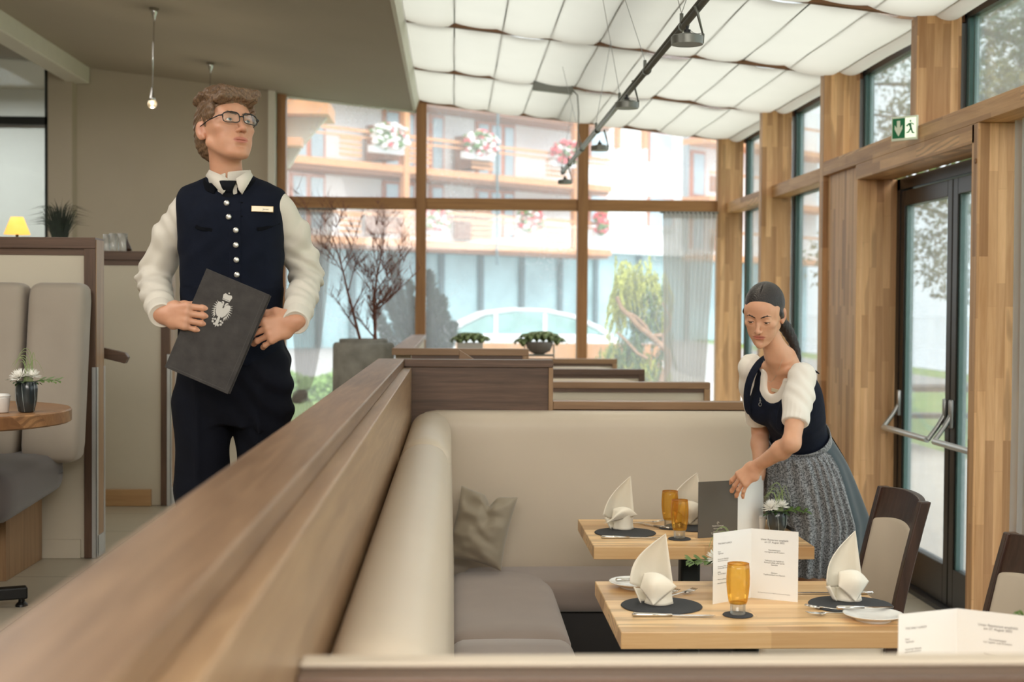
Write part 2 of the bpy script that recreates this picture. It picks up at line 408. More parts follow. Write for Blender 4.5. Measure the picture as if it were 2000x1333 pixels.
# side wall: glulam fins with tall panes between them
for i, y in enumerate(FR):
    z0 = 0.0 if abs(y - 7.385) > .1 else 2.565
    w_ = struct('trim_%d' % (10 + i))
    MB().box(XI, XO, y - .05, y + .05, z0, 3.35, .003).build('post', 'glulam', w_)
n = 3
for i in range(len(FR) - 1):
    y0, y1 = FR[i] + .05, FR[i + 1] - .05
    w_ = struct('window_%d' % n); n += 1
    door = i in (4, 5)
    zb = 0 if not door else 2.5
    xf = 2.66
    g = MB()
    g.box(xf, xf + .07, y1 + .00, y1 + .05, zb, 3.3).box(xf, xf + .07, y0 - .05, y0, zb, 3.3)
    if not door: g.box(xf, xf + .07, y0, y1, 0, .09)
    g.box(xf, xf + .07, y0 - .05, y1 + .05, 3.13, 3.2)
    if not door: g.box(xf, xf + .07, y0, y1, 2.49, 2.55)
    g.build('frame', 'window_frame_dark', w_)
    MB().box(xf + .005, xf + .055, y1 - .032, y1, zb + .02, 3.13).box(xf + .02, xf + .03, y1 - .07, y1 - .045, zb + .02, 3.13).build('glazing_edge', 'glass_edge', w_)
    MB().box(xf + .030, xf + .036, y0, y1, zb, 3.15).build('pane', 'pane_side', w_)
    if not door:
        MB().box(2.48, 2.60, y0, y1, 2.475, 2.568, .003).build('rail', 'glulam_beam', w_)
    MB().box(2.64, 2.76, y0 - .05, y1 + .05, 3.2, 3.5).build('head', 'glulam_beam', w_)
# long beam over the double door
d = struct('door_1')
MB().box(XI, 2.62, 5.58, 9.19, 2.475, 2.567, .003).build('beam', 'glulam_beam', d)
MB().box(XI, 2.62, 6.50, 8.44, 2.385, 2.475, .003).build('lintel', 'glulam_beam', d)
MB().box(XI, 2.66, 8.40, 8.47, 0, 2.385, .003).build('jamb', 'glulam', d)
MB().box(XI, 2.66, 6.45, 6.53, 0, 2.474, .003).build('jamb', 'glulam', d)
MB().box(2.43, 2.60, 8.47, 9.19, 0, 2.475, .003).build('side_panel', 'glulam', d)
MB().box(2.685, 2.691, 5.56, 6.45, 0, 2.475).build('side_pane', 'pane_side', d)
MB().box(2.66, 2.73, 5.56, 5.62, 0, 2.475).box(2.66, 2.73, 6.39, 6.45, 0, 2.475).box(2.66, 2.73, 5.62, 6.39, 0, .09).build('side_frame', 'window_frame_dark', d)
g = MB(); g.box(2.64, 2.72, 8.34, 8.40, .0, 2.385).box(2.64, 2.72, 6.53, 6.59, 0, 2.385).box(2.64, 2.72, 6.53, 8.40, 2.32, 2.385).box(2.60, 2.74, 6.53, 8.40, 0, .025)
g.build('door_frame', 'door_frame', d)
for (a_, b_, sx) in ((7.47, 8.34, 1), (6.59, 7.455, -1)):
    lf = MB().box(2.645, 2.705, a_, a_ + .07, .03, 2.31, .004).box(2.645, 2.705, b_ - .07, b_, .03, 2.31, .004).box(2.645, 2.705, a_ + .07, b_ - .07, 2.22, 2.31, .004).box(2.645, 2.705, a_ + .07, b_ - .07, .03, .24, .004).build('door_leaf', 'door_frame', d)
    MB().box(2.672, 2.678, a_ + .07, b_ - .07, .24, 2.22).build('door_pane', 'pane_side', lf)
    MB().box(2.655, 2.695, b_ - .095, b_ - .07, .24, 2.22).build('glazing_edge', 'glass_edge', lf)
    hb = MB()
    zb = .915
    hb.tube([(2.60 - .055, a_ + .05, zb), (2.60 - .055, b_ - .05, zb)], .017, 14)
    o = hb.build('push_bar', 'brushed_aluminium', lf, 'auto')
    g = MB()
    for yy in (a_ + .04, b_ - .04):
        g.tube([(2.545, yy, zb), (2.60, yy, zb + .075), (2.645, yy, zb + .15)], [.014, .013, .016], 10)
        g.box(2.625, 2.65, yy - .018, yy + .018, zb + .07, zb + .22, .006)
    g.build('push_bar_arm', 'steel', o, 'auto')
MB().cyl((2.395, 6.475, 2.30), (2.40, 6.475, 2.30), .012).build('screw_cap', 'rafter', d)
# skirting under the glazed bays
for y0, y1 in ((9.3, 11.05), (11.15, 12.9)):
    MB().box(2.44, 2.60, y0, y1, 0, .12, .003).build('trim_30', 'glulam_beam')['kind'] = 'structure'

# roof: rafters, glass, pleated blinds
for i, y in enumerate(FR):
    w_ = slab(-.314, 2.66, roofz(-.314) - .014, roofz(2.66) - .014, y - .0215, y + .0215, .20).build('trim_%d' % (31 + i), 'rafter'); S(w_)
S(MB().prism([(1.03, roofz(1.03) + .2), (1.15, roofz(1.15) + .2), (1.15, 3.72), (1.03, 3.72)], -3, YF).build('trim_50', 'rafter'))
S(slab(-.32, 2.8, roofz(-.32) + .22, roofz(2.8) + .22, -4, YF + .1, .01).build('window_20', 'pane_side'))
ndx = [-.316 + .3125 * k for k in range(10)] + [2.615]
for i in range(len(FR) - 1):
    y0, y1 = FR[i] + .022, FR[i + 1] - .022
    tx = 'white pleated roof blind of the bay next to the gable window' if i == 7 else None
    th = None
    def f(u, v, y0=y0, y1=y1, i=i):
        k = u * 10; j = min(int(k), 9); q = k - j
        x = ndx[j] * (1 - q) + ndx[j + 1] * q
        sag = .018 * (1 - (2 * q - 1) ** 2) * (1 + .25 * math.sin(j * 3.1 + i * 1.7))
        edge = .012 * (abs(2 * v - 1) ** 4) * math.sin(j * 2.3 + i)
        return Vector((x, y0 + (y1 - y0) * v, roofz(x) - sag + edge + .004 * math.sin(8 * v + j)))
    names = ['white pleated roof blind, the bay nearest the gable window', 'white pleated roof blind, second bay from the gable window', 'white pleated roof blind in the bay over the far half of the double door', 'white pleated roof blind in the bay over the near half of the double door']
    lab = names[7 - i] if i >= 4 else 'white pleated roof blind over the near seating, above the frame'
    t_ = thing('roof_blind', lab, 'blind', (1.15, (y0 + y1) / 2, roofz(1.15)), 0, 'pleated roof blinds under the sloping glass')
    MB().grid(f, 80, 8).build('blind_cloth', 'blind_cloth', t_, True, True)
    g = MB()
    for x in ndx[1:-1]: g.cyl((x, y0 + .01, roofz(x) + .006), (x, y1 - .01, roofz(x) + .006), .0045, n=8)
    g.build('blind_rod', 'lamp_grey', t_, True, True)['kind'] = 'stuff'
# ================================================================ dividers, partitions, benches
# long divider beside the corridor
t_ = thing('divider_wall', 'long waist-high brown oak divider running from the camera to the first booth back', 'divider', (-.27, 3.0, 0))
MB().box(-.325, -.187, -1.5, 6.44, 0, 1.335, .003).build('side_panel', 'oak_rail_y', t_, world=True)
MB().box(-.344, -.222, -1.5, 6.54, 1.3355, 1.372, .004).build('top_rail', 'oak_dark_y', t_, world=True)
MB().box(-.3, -.222, 6.44, 6.54, 0, 1.335, .002).build('end_panel', 'oak_dark_z', t_, world=True)
t_ = thing('divider_wall', 'short oak divider rail continuing toward the gable window beyond the stair gap', 'divider', (-.27, 9.8, 0))
MB().box(-.33, -.24, 8.16, 11.8, 0, 1.335, .003).build('side_panel', 'panel_cream', t_, world=True)
MB().box(-.345, -.225, 8.16, 11.8, 1.336, 1.372, .004).build('top_rail', 'oak_dark_y', t_, world=True)

def frame_partition(label, y, x0, x1, ztop, zb=0.0, cap=.036, recess=.022, face='panel_cream', th=.10, dark='oak_dark', lip='oak_rail', group=None, name='booth_partition'):
    t_ = thing(name, label, 'partition', ((x0 + x1) / 2, y, zb), 0, group)
    MB().box(x0, x1, y - th / 2, y + th / 2, ztop - cap, ztop, .002).build('top_rail', lip + '_x', t_, world=True)
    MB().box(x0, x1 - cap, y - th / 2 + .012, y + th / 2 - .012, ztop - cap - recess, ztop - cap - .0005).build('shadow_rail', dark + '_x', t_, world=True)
    MB().box(x1 - cap, x1, y - th / 2, y + th / 2, zb + .002, ztop - cap - .0005, .002).build('end_post', lip + '_z', t_, world=True)
    MB().box(x0, x1 - cap - .0005, y - th / 2 + .016, y + th / 2 - .016, zb + .002, ztop - cap - recess - .0005).build('panel', face, t_, world=True)
    return t_
# booth back behind the set tables: tall stub + low run
t_ = thing('booth_partition', 'dark oak booth back with raised left section behind the beige corner bench', 'partition', (.6, 6.49, 0))
MB().box(-.222, .455, 6.44, 6.54, 1.338, 1.372, .003).build('tall_top_rail', 'oak_dark_x', t_, world=True)
MB().box(-.222, .434, 6.452, 6.53, 0.002, 1.3375).build('tall_panel', 'oak_dark_x', t_, world=True)
MB().box(.4345, .455, 6.44, 6.54, 0.002, 1.3375, .002).build('end_post', 'oak_rail_z', t_, world=True)
MB().box(.456, 1.455, 6.44, 6.54, 1.148, 1.184, .002).build('low_top_rail', 'oak_rail_x', t_, world=True)
MB().box(.456, 1.455, 6.456, 6.524, .002, 1.1475).build('low_panel', 'oak_dark_x', t_, world=True)
# next one: framed cream, tall left section
t_ = thing('booth_partition', 'oak framed cream booth back with raised left section, second from the camera', 'partition', (.5, 8.11, 0))
MB().box(-.346, .43, 8.06, 8.155, 1.334, 1.372, .002).build('tall_top_rail', 'oak_rail_x', t_, world=True)
MB().box(.393, .43, 8.06, 8.155, .002, 1.3335, .002).build('end_post', 'oak_rail_z', t_, world=True)
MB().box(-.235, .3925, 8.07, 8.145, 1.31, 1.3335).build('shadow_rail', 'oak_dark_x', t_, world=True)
MB().box(-.235, .3925, 8.08, 8.14, .002, 1.3095).build('tall_panel', 'panel_cream', t_, world=True)
MB().box(.431, 1.47, 8.06, 8.155, 1.150, 1.186, .002).build('low_top_rail', 'oak_rail_x', t_, world=True)
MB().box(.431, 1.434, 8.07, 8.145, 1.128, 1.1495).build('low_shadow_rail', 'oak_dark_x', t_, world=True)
MB().box(.431, 1.434, 8.08, 8.14, .002, 1.1275).build('low_panel', 'panel_cream', t_, world=True)
MB().box(1.4345, 1.47, 8.06, 8.155, .002, 1.1495, .002).build('low_end_post', 'oak_rail_z', t_, world=True)
frame_partition('low dark-capped booth back, third from the camera', 9.75, -.2, 1.315, 1.186, lip='oak_dark', cap=.04)
frame_partition('low oak-capped booth back carrying the succulent pots, nearest the gable window', 11.65, -.2, 1.345, 1.186, cap=.04)
# stair handrails
t_ = MB().prism([(.028, 1.412), (.36, 1.20), (.36, 1.15), (.028, 1.362)], 6.62, 6.66).xf(Matrix.Identity(4)).build('handrail', 'oak_rail_x', bevel=.003)
tag(t_, 'short sloping wooden handrail behind the raised part of the dark booth back', 'handrail')
g_ = MB()
g_.box(.20, .22, 6.535, 6.63, 1.22, 1.24).build('bracket', 'steel', t_)
# near booth back across the bottom of the frame
t_ = thing('booth_partition', 'blurred dark oak booth back across the bottom of the photo, nearest the camera', 'partition', (1.1, 1.75, 0))
MB().box(-.186, 2.35, 1.748, 1.79, 1.172, 1.1775, .002).build('highlight_strip', 'leather_beige', t_, world=True)  # pale strip painting the highlight along the top of the rail
MB().box(-.186, 2.35, 1.70, 1.80, 1.05, 1.1715, .003).build('top_rail', 'oak_dark_x', t_, world=True)
MB().box(-.186, 2.35, 1.72, 1.78, .002, 1.0495).build('panel', 'oak_dark_x', t_, world=True)

# left (corridor) side
for (yy, lab, gl) in ((6.50, 'tall oak framed cream partition behind the high-backed bench', 1), (8.17, 'tall oak framed cream partition with the glasses on top', 2)):
    t_ = frame_partition(lab, yy, -4.6, -1.598, 1.91, CZ, cap=.05, recess=.03, th=.15, dark='oak_dark', lip='oak_dark')
    MB().box(-1.5975, -1.594, yy - .068, yy + .068, CZ + .10, 1.90).build('edge_veneer', 'oak_rail_z', t_, world=True)
    q = MB()
    for sx, sy in ((-1, -1), (1, -1)):
        pass
    q.box(-1.612, -1.591, yy - .078, yy - .070, CZ + .002, 1.33).box(-1.594, -1.590, yy - .078, yy - .048, CZ + .002, 1.33).box(-1.594, -1.590, yy + .062, yy + .078, CZ + .002, 1.33).box(-1.594, -1.590, yy - .06, yy + .06, CZ + .002, CZ + .10)
    q.build('corner_guard', 'brushed_aluminium', t_, world=True)
    if gl > 1: MB().box(-4.5, -1.70, yy - .09, yy - .0605, CZ + .001, CZ + .095, .003).build('skirting', 'oak_skirting', t_, world=True)
    else: MB().box(-4.5, -1.665, yy - .07, yy - .0605, CZ + .001, CZ + .085).build('skirting', 'concrete_tile' if 'concrete_tile' in MATS else 'panel_cream', t_, world=True)
hr = MB().prism([(-2.0, 1.50), (-1.53, 1.385), (-1.515, 1.365), (-1.53, 1.335), (-2.0, 1.45)], 6.70, 6.75).build('handrail', 'oak_dark_x', bevel=.004)
tag(hr, 'sloping brown wooden handrail end beside the tall framed partition', 'handrail')
MB().cyl((-1.75, 6.57, 1.42), (-1.75, 6.71, 1.42), .01).build('bracket', 'steel', hr)

# high-backed bench on the left
t_ = thing('high_back_bench', 'bench with high taupe padded back and grey seat at the round table', 'bench', (-2.5, 6.1, CZ))
def cushion(name, x0, x1, y0, y1, z0, z1, r, mat, par, fn=None, cuts=10):
    bm = bmesh.new(); bmesh.ops.create_cube(bm, size=1)
    bmesh.ops.subdivide_edges(bm, edges=bm.edges, cuts=cuts, use_grid_fill=True)
    hx, hy, hz = (x1 - x0) / 2, (y1 - y0) / 2, (z1 - z0) / 2; c = Vector(((x0 + x1) / 2, (y0 + y1) / 2, (z0 + z1) / 2))
    for v in bm.verts:
        # more points near the rims, then round the box
        p = [0, 0, 0]
        for k, h in enumerate((hx, hy, hz)):
            q = v.co[k] * 2; q = math.copysign(1 - (1 - abs(q)) ** 1.6, q); p[k] = q * h
        inner = Vector([max(-h + r, min(h - r, a)) for a, h in zip(p, (hx, hy, hz))])
        d = Vector(p) - inner
        if d.length > 1e-6: p = inner + d.normalized() * min(d.length, r)
        else: p = inner
        p = Vector(p) + c
        if fn: p = fn(p)
        v.co = p
    b_ = MB(); b_.bm = bm
    return b_.build(name, mat, par, True, True)
for x0, x1 in ((-2.46, -2.165), (-2.155, -1.86), (-1.845, -1.600)):
    cushion('back_cushion', x0, x1, 6.24, 6.42, .93, 1.705, .05, 'fabric_high_back', t_, lambda p: Vector((p.x, p.y - .14 * (1.7 - p.z) / .8 + .0, p.z)))
cushion('seat_cushion', -2.6, -1.68, 5.55, 6.27, .74, .955, .07, 'fabric_seat_grey', t_, lambda p: Vector((p.x + .05 * (p.y - 5.5) / .8 - .045, p.y, p.z + .06 * (p.y - 5.55) / .7 * (1 if p.z < .85 else .4))))
MB().box(-2.6, -1.83, 5.90, 6.41, CZ + .001, .77).build('base_panel', 'oak_rail_z', t_, world=True)
MB().box(-1.90, -1.855, 5.80, 5.86, CZ + .001, .77).build('leg', 'bench_base', t_, world=True)

# corner bench in beige leather (the set booth)
t_ = thing('corner_bench', 'beige leather corner bench with taupe fabric seats around the set tables', 'bench', (.4, 5.0, 0))
cushion('side_back', -.186, -.008, 4.92, 6.30, .40, 1.150, .085, 'leather_beige', t_, lambda p: Vector((p.x + (.02 * (1 - (p.z - .4) / .75) if p.x > -.1 else 0), p.y, p.z)), 16)
cushion('side_back', -.186, -.008, 1.90, 4.91, .40, 1.150, .085, 'leather_beige', t_, lambda p: Vector((p.x + (.02 * (1 - (p.z - .4) / .75) if p.x > -.1 else 0), p.y, p.z)), 16)
cushion('rear_back', -.15, 1.395, 6.28, 6.438, .40, 1.148, .06, 'leather_beige', t_, lambda p: Vector((p.x, p.y + (.0 if p.y > 6.36 else -.03 * (1 - (p.z - .4) / .75)), p.z)), 16)
def bulge(cx, cy, hx, hy, am):
    return lambda p: Vector((p.x, p.y, p.z + (am * max(0, 1 - ((p.x - cx) / hx) ** 2) * max(0, 1 - ((p.y - cy) / hy) ** 2) if p.z > .4 else 0)))
cushion('side_seat', -.01, .425, 4.93, 6.18, .33, .465, .06, 'fabric_seat', t_, bulge(.2, 5.5, .26, .7, .02), 14)
cushion('side_seat', -.01, .425, 2.2, 4.92, .33, .465, .06, 'fabric_seat', t_, bulge(.2, 3.9, .26, 1.2, .02), 14)
cushion('rear_seat', .05, 1.39, 5.85, 6.29, .34, .462, .05, 'fabric_seat', t_, bulge(.7, 6.05, .8, .3, .012), 14)
MB().box(-.18, .36, 2.2, 6.25, .002, .335).build('side_base', 'bench_base', t_, world=True)
MB().box(.365, 1.36, 5.92, 6.4, .002, .345).build('rear_base', 'bench_base', t_, world=True)
# benches in the farther booths: only their upholstered backs show
for y, x1, nm in ((8.0, 1.40, 'second'), (9.65, 1.25, 'third'), (11.55, 1.28, 'fourth')):
    t2 = thing('booth_bench', 'pale upholstered bench back under the cap of the %s booth back' % nm, 'bench', (.5, y, 0), 0, 'benches in the farther booths')
    cushion('seat_back', -.15, x1, y - .10, y + .055 - .002, .40, 1.09 if nm == 'second' else 1.125, .05, 'leather_beige', t2, None, 6)
    cushion('seat', -.15, x1, y - .55, y - .10, .34, .46, .04, 'fabric_seat', t2, None, 4)
    MB().box(-.15, x1 - .03, y - .5, y - .02, .002, .345).build('base', 'bench_base', t2, world=True)

# throw pillow in the corner
def pillow():
    g = MB(); N = 36
    V = {}
    for s in (1, -1):
        for i in range(N + 1):
            for j in range(N + 1):
                u, v = i / N * 2 - 1, j / N * 2 - 1
                if s == -1 and (i in (0, N) or j in (0, N)): V[(s, i, j)] = V[(1, i, j)]; continue
                e = (1 - u * u) * (1 - v * v)
                px = u * (1 - .10 * (1 - v * v)) ; pz = v * (1 - .10 * (1 - u * u))
                th = .075 * e ** .42
                w_ = .010 * noise.noise(Vector((u * 2.2, v * 4.5, 3 + s))) * min(1, e * 4) + .007 * math.sin(9 * (u * .35 + v) + 2.5 * noise.noise(Vector((u * 1.5, v * 1.5, 0)))) * min(1, e * 3)
                # karate-chop dent from the top edge
                dent = math.exp(-((u - .1 - .25 * (1 - v)) / .16) ** 2) * max(0, (v + .15)) * .6
                pz2 = pz - .42 * dent * max(0, v) 
                V[(s, i, j)] = g.bm.verts.new((px * .165, s * (th * (1 - .5 * dent) + w_), pz2 * .165))
        for i in range(N):
            for j in range(N):
                q = [V[(s, i, j)], V[(s, i + 1, j)], V[(s, i + 1, j + 1)], V[(s, i, j + 1)]]
                try: g.bm.faces.new(q if s == 1 else q[::-1])
                except ValueError: pass
    return g
t_ = pillow().xf(Matrix.Translation((.125, 6.09, .662)) @ Matrix.Rotation(math.radians(-12), 4, 'X') @ Matrix.Rotation(math.radians(13), 4, 'Y') @ Matrix.Rotation(math.radians(-16), 4, 'Z') @ Matrix.Diagonal((.80, 1, 1.0, 1))).build('throw_pillow', 'pillow_taupe', smooth=True, sub=1)
tag(t_, 'crumpled taupe throw pillow standing in the corner of the beige bench', 'pillow')

# ================================================================ tables
def cafe_table(label, x0, x1, y0, y1, z=.75, th=.047):
    cx, cy = (x0 + x1) / 2, (y0 + y1) / 2
    t = thing('dining_table', label, 'table', (cx, cy, 0))
    MB().box(x0, x1, y0, y1, z - th, z, .003).build('tabletop', 'oak_table', t, world=True)
    MB().box(cx - .038, cx + .038, cy - .038, cy + .038, .02, z - th - .012, .012, 3).build('pedestal', 'dark_green_metal', t, world=True)
    MB().box(cx - .2, cx + .2, cy - .2, cy + .2, z - th - .012, z - th - .0005).build('top_plate', 'black_metal', t, world=True)
    MB().box(cx - .22, cx + .22, cy - .22, cy + .22, .001, .022, .006).build('foot_plate', 'dark_green_metal', t, world=True)
    return t
T1 = cafe_table('rectangular oak table in front with the standing white menu card', .452, 1.262, 3.76, 4.46)
T2 = cafe_table('rectangular oak table behind, where the waitress sets the dark menu', .512, 1.318, 5.10, 5.76)
T0 = cafe_table('oak table mostly hidden behind the nearest booth back', .50, 1.31, 2.45, 3.22)
t_ = thing('round_table', 'round oak table in front of the high-backed bench', 'table', (-1.92, 5.3, CZ))
MB().lathe([(.49, .702), (.5, .708), (.5, .748), (.495, .753)], n=80).build('tabletop', 'oak_round_table', t_, smooth='auto')
MB().cyl((0, 0, .04), (0, 0, .702), .04, n=24).build('pedestal', 'black_metal', t_, 'auto')
for a in (22, 112, 202, 292):
    M = Matrix.Rotation(math.radians(a), 4, 'Z')
    lg = MB().box(.03, .34, -.025, .025, .03, .075, .006, M=M).build('foot', 'black_metal', t_)
    p = M @ Vector((.32, 0, 0)); MB().cyl((p.x, p.y, .018), (p.x, p.y, .032), .012).lathe([(.024, .001), (.022, .008), (.012, .018)], (p.x, p.y, 0), 16).build('levelling_foot', 'black_metal', lg)

# ================================================================ chairs
def chair(label, loc, rz, group='upholstered dining chairs on the window side'):
    "faces -X in local space; origin on the floor below the seat centre"
    t = thing('dining_chair', label, 'chair', loc, rz, group)
    H = .97
    def bx(z): return .20 + .115 * max(0, (z - .44) / (H - .44)) ** 1.25     # backrest leans away
    for sy in (-1, 1):
        g = MB(); pts = [(.235, sy * .205, 0.001), (.205, sy * .205, .22)] + [(bx(z), sy * (.205 - .0 * z), z) for z in (.44, .55, .66, .77, .88, H)]
        sec = []
        for i, (x, y, z) in enumerate(pts):
            a, b_ = (.019, .0165) if z > .4 else (.017, .016)
            sec.append([g.bm.verts.new((x + dx * a, y + dy * b_, z)) for dx, dy in ((-1, -1), (1, -1), (1, 1), (-1, 1))])
        for A, B in zip(sec, sec[1:]):
            for k in range(4): g.bm.faces.new((A[k], A[(k + 1) % 4], B[(k + 1) % 4], B[k]))
        g.bm.faces.new(sec[0]); g.bm.faces.new(sec[-1])
        g.build('rear_leg', 'chair_wood', t, bevel=.004)
        MB().tube([(-.19, sy * .20, .001), (-.195, sy * .20, .42)], [.016, .02], 4).build('front_leg', 'chair_wood', t, bevel=.003)
    # curved top rail and lower arched rail
    def rail(z0f, z1f, th):
        g = MB(); n = 14; sec = []
        for i in range(n + 1):
            q = i / n * 2 - 1; y = q * .19; z0, z1 = z0f(q), z1f(q); cv = .028 * (1 - q * q)
            sec.append([g.bm.verts.new((bx(z) + cv + d, y, z)) for z, d in ((z0, -th), (z1, -th), (z1, th), (z0, th))])
        for A, B in zip(sec, sec[1:]):
            for k in range(4): g.bm.faces.new((A[k], A[(k + 1) % 4], B[(k + 1) % 4], B[k]))
        g.bm.faces.new(sec[0]); g.bm.faces.new(sec[-1]); return g
    rail(lambda q: .855 + .02 * (1 - q * q), lambda q: H + .008 * (1 - q * q), .011).build('top_rail', 'chair_wood', t, bevel=.003)
    rail(lambda q: .50 + .035 * (1 - q * q), lambda q: .545 + .02 * (1 - q * q), .010).build('lower_rail', 'chair_wood', t, bevel=.003)
    rail(lambda q: .545 + .02 * (1 - q * q), lambda q: .858 + .02 * (1 - q * q), .019).build('back_upholstery', 'leather_beige', t, True, bevel=.012)
    g = MB().box(-.22, .20, -.19, .19, .385, .43, .004); g.build('seat_frame', 'chair_wood', t)
    cushion('seat', loc[0] - .0, loc[0] + .0, 0, 1, 0, 1, .01, 'leather_beige', t) if False else None
    s = MB(); s.box(-.235, .19, -.205, .205, .425, .475, .022, 4); s.build('seat', 'leather_beige', t, 'auto')
    return t
chair('dark wooden chair with beige padded back beside the glass door', (1.265, 4.90, 0), 0.03)
chair('dark wooden chair with beige padded back cut off at the right edge', (1.31, 3.85, 0), 0.0)

# ================================================================ tableware
plain('slate_mat', '#34363a', 0.85, var=0.1, bmp=0.3, bs=300)
plain('napkin_cloth', '#efe8d8', 0.8, var=0.03, bmp=0.15, bs=500, sheen=0.2)
plain('porcelain', '#e8e6e1', 0.18, var=0.01, spec=0.6)
plain('cutlery_steel', '#d4cfc8', 0.16, 1.0)
plain('vase_glaze', '#2c3436', 0.2, var=0.15, spec=0.7)
plain('vase_rib', '#98a2a2', 0.3)
plain('leaf_dark', '#2f4a22', 0.5, var=0.25, vs=30)
plain('leaf_mid', '#55702f', 0.5, var=0.25, vs=30)
plain('leaf_grass', '#7d8f5a', 0.5, var=0.2, vs=30)
plain('petal_white', '#f2f0e8', 0.6, var=0.03)
plain('petal_centre', '#b9b559', 0.7)
def thin_tint(name, tint, refl, solid_=0.0, col=(1, 1, 1, 1)):
    m_ = bpy.data.materials.new(name); m_.use_nodes = True; t = m_.node_tree; t.nodes.clear(); MATS[name] = m_
    o = t.nodes.new('ShaderNodeOutputMaterial'); mx = t.nodes.new('ShaderNodeMixShader'); tr = t.nodes.new('ShaderNodeBsdfTransparent'); gl = t.nodes.new('ShaderNodeBsdfGlossy')
    lw = t.nodes.new('ShaderNodeLayerWeight'); lw.inputs[0].default_value = .35
    lk(t, mixc(t, lw.outputs['Facing'], tint, tuple(q ** 2.2 for q in tint[:3]) + (1,)), tr.inputs[0]); gl.inputs['Roughness'].default_value = .03
    ma = t.nodes.new('ShaderNodeMath'); ma.operation = 'MULTIPLY_ADD'; ma.inputs[1].default_value = .5; ma.inputs[2].default_value = refl
    lk(t, lw.outputs['Fresnel'], ma.inputs[0]); lk(t, ma.outputs[0], mx.inputs[0])
    body = tr.outputs[0]
    if solid_:
        df = t.nodes.new('ShaderNodeBsdfTranslucent'); df.inputs[0].default_value = col; m2 = t.nodes.new('ShaderNodeMixShader'); m2.inputs[0].default_value = solid_
        lk(t, tr.outputs[0], m2.inputs[1]); lk(t, df.outputs[0], m2.inputs[2]); body = m2.outputs[0]
    lk(t, body, mx.inputs[1]); lk(t, gl.outputs[0], mx.inputs[2]); lk(t, mx.outputs[0], o.inputs[0])
thin_tint('amber_glass', (1, .81, .38, 1), .015, .20, rgb('#ffc85a'))
thin_tint('clear_glass', (.93, .95, .95, 1), .06, .25, (1, 1, 1, 1))

def mat_(label, p, r, name='placemat', group=None, rz=0):
    o = MB().lathe([(r - .002, 0), (r, .002), (r - .002, .0042)], n=64).build(name, 'slate_mat'); o.location = p; tag(o, label, 'coaster' if name == 'coaster' else 'placemat', group); return o
def glass(label, p):
    t = thing('amber_tumbler', label, 'glass', p, 0, 'amber water glasses')
    prof = [(.0235, .030), (.0265, .036), (.0305, .06), (.0328, .085), (.0330, .105), (.0315, .13), (.0300, .143)]
    MB().lathe(prof[::-1] + [(.0225, .033)], n=40).build('bowl', 'amber_glass', t, True)
    MB().lathe([(.0195, 0), (.0215, .003), (.0215, .026), (.0235, .0298)], n=40).build('base', 'clear_glass', t, True)
    MB().tube([(.030 * math.cos(a * PI / 16), .030 * math.sin(a * PI / 16), .143) for a in range(33)], .0009, 6).build('rim', 'amber_glass', t, True)
    return t
def napkin(label, p, rz, kind=0):
    "starched napkin: a tall pointed sail rising out of a folded cuff"
    t = thing('folded_napkin', label, 'napkin', p, rz, 'standing folded napkins')
    def sail(u, v):
        # u across (0..1), v up; edges meet in one peak leaning right
        peak = Vector((.030 if kind == 0 else .022, .0, .205))
        a = (u - .5) * 2
        base = Vector((a * .062 + (-.018), .030 * (1 - a * a) - .005, .028 + .030 * abs(a) ** 1.5))
        b = base.lerp(peak, v)
        bow = math.sin(PI * v)
        b += Vector((-.022 * bow * (1 - u) * (1.4 if kind else 1.0), .030 * (1 - a * a) * (1 - v) * .8 + .014 * bow * (1 - a * a), 0))
        return b
    MB().grid(sail, 14, 16).build('sail', 'napkin_cloth', t, True, solid=.0022)
    def cuff(u, v):
        a = math.radians(-230 + 280 * u); r = .036 - .004 * math.sin(v * PI) + .003 * math.sin(3 * a)
        return Vector((r * 1.12 * math.cos(a) + .004, r * math.sin(a) * .92, .0015 + v * (.050 + .014 * math.sin(a + 2.4))))
    MB().grid(cuff, 40, 8).build('cuff', 'napkin_cloth', t, True, solid=.0022)
    tipx, tipz, wl = ((-.012, .006, .075) if kind else (-.085, .030, .075))
    def flap(u, v):
        # four-cornered sheet: ridge left-top, right point, hanging lower point
        A_, B_, C_, D_ = Vector((-.040, -.006, .088 if kind else .080)), Vector((.055, -.022, .056)), Vector((tipx + .0, -.052 if kind else -.040, tipz)), Vector((-.050, -.020, .050 if kind else .035))
        p = A_ * (1 - u) * (1 - v) + B_ * u * (1 - v) + C_ * u * v + D_ * (1 - u) * v
        s_ = math.sin(PI * u) * math.sin(PI * v); e = math.sin(PI * u) * (1 - v)
        return p + Vector((0, -.026 * s_ - .012 * e, .020 * e + .010 * s_))
    MB().grid(flap, 18, 18).build('front_flap', 'napkin_cloth', t, True, solid=.0022)
    def back(u, v):
        a = math.radians(200 - 120 * u); return Vector((.05 * math.cos(a) * (1 + .4 * v), .03 * math.sin(a) + .01 * v, .003 + (.045 - .02 * u) * v))
    MB().grid(back, 16, 6).build('rear_fold', 'napkin_cloth', t, True, solid=.0022)
    return t
